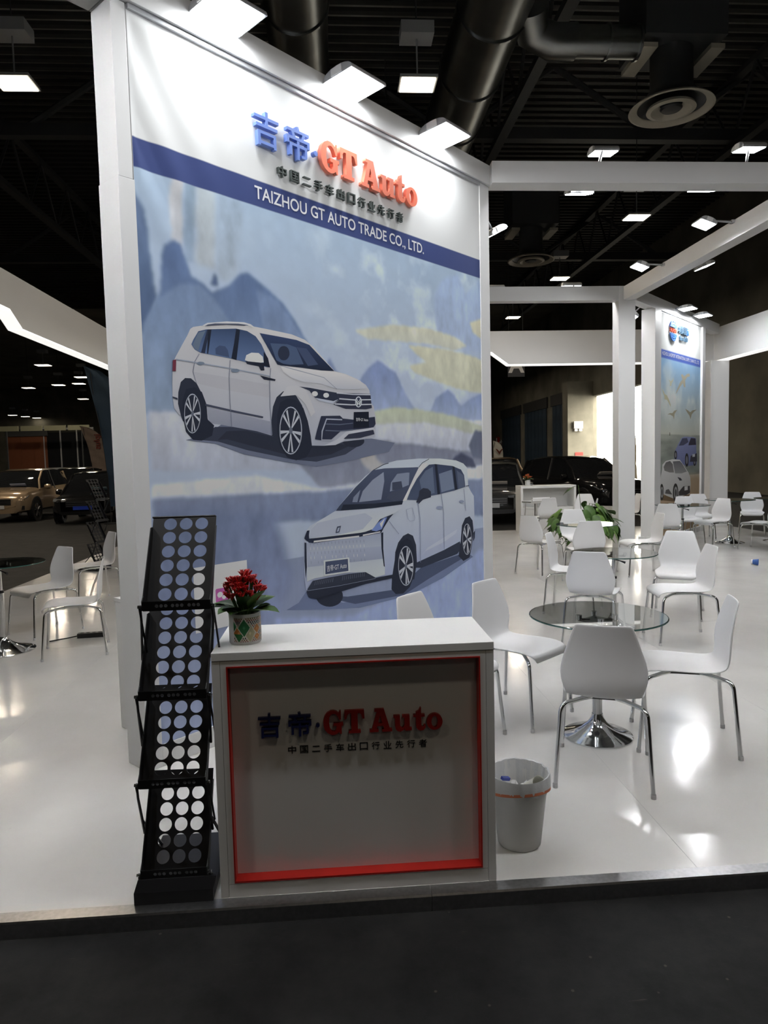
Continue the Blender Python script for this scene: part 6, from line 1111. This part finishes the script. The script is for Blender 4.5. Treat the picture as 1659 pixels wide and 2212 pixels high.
make_car((-10.4, 24.2, GZ), 0.02, -1, M['carpaint_beige'], 'beige compact car parked in the dark hall at the far left', suv=True, card=(.25, .3, .45))
make_car((-7.5, 22.8, GZ), .1, -1, M['carpaint_black'], 'black parked car with a blue plate next to the beige car', suv=False, Hh=1.5, plate=(.02, .06, .5), card=(.2, .3, .35))
make_car((-7.9, 29.5, GZ), .05, -1, M['carpaint_black'], 'dark parked car in the row behind the black car on the left', suv=True)
make_car((-11.2, 31.0, GZ), .05, -1, M['carpaint_black'], 'dark parked car behind the beige car', suv=True)
make_car((4.25, 18.9, GZ), -.25, -.97, M['carpaint_grey'], 'dark grey parked car behind the small rear counter', suv=False, Hh=1.5, card=(.6, .55, .5))
make_car((7.2, 20.3, GZ), .3, -.95, M['carpaint_black'], 'black parked car left of the middle post', suv=True, card=(.6, .55, .5))
make_car((6.1, 26.0, GZ), -.1, -1, M['carpaint_beige'], 'parked car with a pale roof behind the two dark cars', suv=True)

# ------------------------------------------------------------------ feather flags
def feather_flag(loc, rz, h, w, z0, m, label, text=None, tm=None, lean=0.0, tsize=.3, mirror=False):
    f = empty('feather_flag', loc, rz, label, 'flag', 'feather flags')
    n = 24; V_ = []; F_ = []
    def edge(t): return (lean*t*t, w*(1-.15*t)*math.sqrt(max(0, 1-max(0, (t-.72)/.28)**2)))
    for i in range(n+1):
        t = i/n; e0, ww = edge(t)
        for j in range(7):
            u = j/6; V_.append((e0+u*max(ww, .004), .02*math.sin(u*9+t*14)+.012*math.sin(t*40+u*5), z0+t*h))
    for i in range(n):
        for j in range(6): k = i*7+j; F_.append((k, k+1, k+8, k+7))
    me = bpy.data.meshes.new('cloth'); me.from_pydata(V_, [], F_)
    for p in me.polygons: p.use_smooth = True
    me.materials.append(m); link('cloth', me, f)
    MB().tube([(0, 0, 0), (0, 0, z0)]+[(lean*t*t, 0, z0+t*h) for t in (.2, .4, .6, .72)]+[(edge(t)[0]+edge(t)[1]*(.0 if t < .8 else (t-.8)*2), 0, z0+t*h) for t in (.85, .95)], .012, 6).build('pole', M['blackplastic'], f)
    MB().lathe([(0, 0), (.2, 0), (.2, .03), (0, .05)], 20).build('foot', M['blackplastic'], f)
    if text:
        me, d = text_mesh(text, tsize, 0, .01, m=tm); o = link('lettering', me, f)
        ex, ey = ((0, 0, -1), (1, 0, 0)) if not mirror else ((0, 0, -1), (-1, 0, 0))
        mm = Matrix((Vector(ex), Vector(ey), Vector((0, -1, 0)))).transposed().to_4x4()
        mm.translation = Vector((w*.3 if not mirror else w*.62, -.05, z0+h*.82)); o.matrix_local = mm
    return f
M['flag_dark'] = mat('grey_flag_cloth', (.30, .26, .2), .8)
for mm_, tr in ((M['flag_dark'], .5),):
    nt = mm_.node_tree; b = nt.nodes['Principled BSDF']; t_ = nt.nodes.new('ShaderNodeBsdfTranslucent'); t_.inputs['Color'].default_value = (.5, .44, .32, 1)
    mx = nt.nodes.new('ShaderNodeMixShader'); mx.inputs['Fac'].default_value = .55
    nt.links.new(b.outputs[0], mx.inputs[1]); nt.links.new(t_.outputs[0], mx.inputs[2]); nt.links.new(mx.outputs[0], nt.nodes['Material Output'].inputs['Surface'])
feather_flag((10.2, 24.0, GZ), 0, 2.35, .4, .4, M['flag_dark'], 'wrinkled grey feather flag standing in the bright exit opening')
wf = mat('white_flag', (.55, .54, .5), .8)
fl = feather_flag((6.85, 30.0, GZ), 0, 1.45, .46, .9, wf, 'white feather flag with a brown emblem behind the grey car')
em = MB().prism([(.08, -.06, 2.0), (.25, -.06, 1.75), (.42, -.06, 2.0), (.34, -.06, 1.98), (.25, -.06, 1.88), (.16, -.06, 1.98)], (0, -.004, 0)).build('emblem', mat('emblem_brown', (.12, .03, .02), .6), fl)
MB().box(.22, .28, -.066, -.06, 1.3, 1.6).build('emblem', em.data.materials[0], fl)
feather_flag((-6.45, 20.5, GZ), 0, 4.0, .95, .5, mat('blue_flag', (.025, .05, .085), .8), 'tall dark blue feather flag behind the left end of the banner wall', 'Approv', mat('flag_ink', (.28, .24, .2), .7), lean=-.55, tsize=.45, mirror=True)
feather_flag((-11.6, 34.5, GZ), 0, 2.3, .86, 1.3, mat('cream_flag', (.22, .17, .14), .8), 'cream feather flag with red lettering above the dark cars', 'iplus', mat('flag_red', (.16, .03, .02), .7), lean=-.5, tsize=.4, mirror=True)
# far stands at the back of the left hall
ob = empty('orange_stand_wall', (-22.0, 52, GZ), label='dull orange stand wall far behind the cars on the left', cat='stand')
for i in range(3): MB().box(i*.92-1.3, i*.92-.4, 0, .3, 0, 3.9).build('panel', mat('orange_panel', (.16, .05, .02), .7) if i == 0 else bpy.data.materials['orange_panel'], ob)
MB().box(-1.4, 1.5, -.1, .3, 3.92, 4.4).build('header', M['hall_metal'], ob)
gb = empty('glazed_office', (-19.3, 52, GZ), label='far glazed office box with pale frames right of the orange wall', cat='office')
MB().box(-1.5, 2.0, .1, .3, 0, 4.4).build('wall', M['hallwall'], gb)
for i in range(4): MB().box(-1.5+i*1.15, -1.42+i*1.15, -.02, .08, 1.6, 4.4).build('mullion', M['lamp_grey'], gb)
for z in (1.5, 4.35): MB().box(-1.5, 2.03, -.03, .09, z, z+.12).build('rail', M['lamp_grey'], gb)
for i in range(3): MB().box(-1.4+i*1.15, -.36+i*1.15, .02, .05, 1.65, 4.3).build('pane', M['carglass'], gb)
tb = empty('stand_header', (-21.2, 50.5, 4.15), label='row of dim lit header boards above the orange wall', cat='sign board')
for i in range(4): MB().box(-2.1+i*1.6, -.65+i*1.6, 0, .06, 0, .35).build('board', mat('dim_board', (.3, .3, .2), .6) if i == 0 else bpy.data.materials['dim_board'], tb)
for s in (-1.5, 3.6): MB().box(s-.04, s+.04, .07, .15, -4.2, .35).build('support', M['hall_metal'], tb)
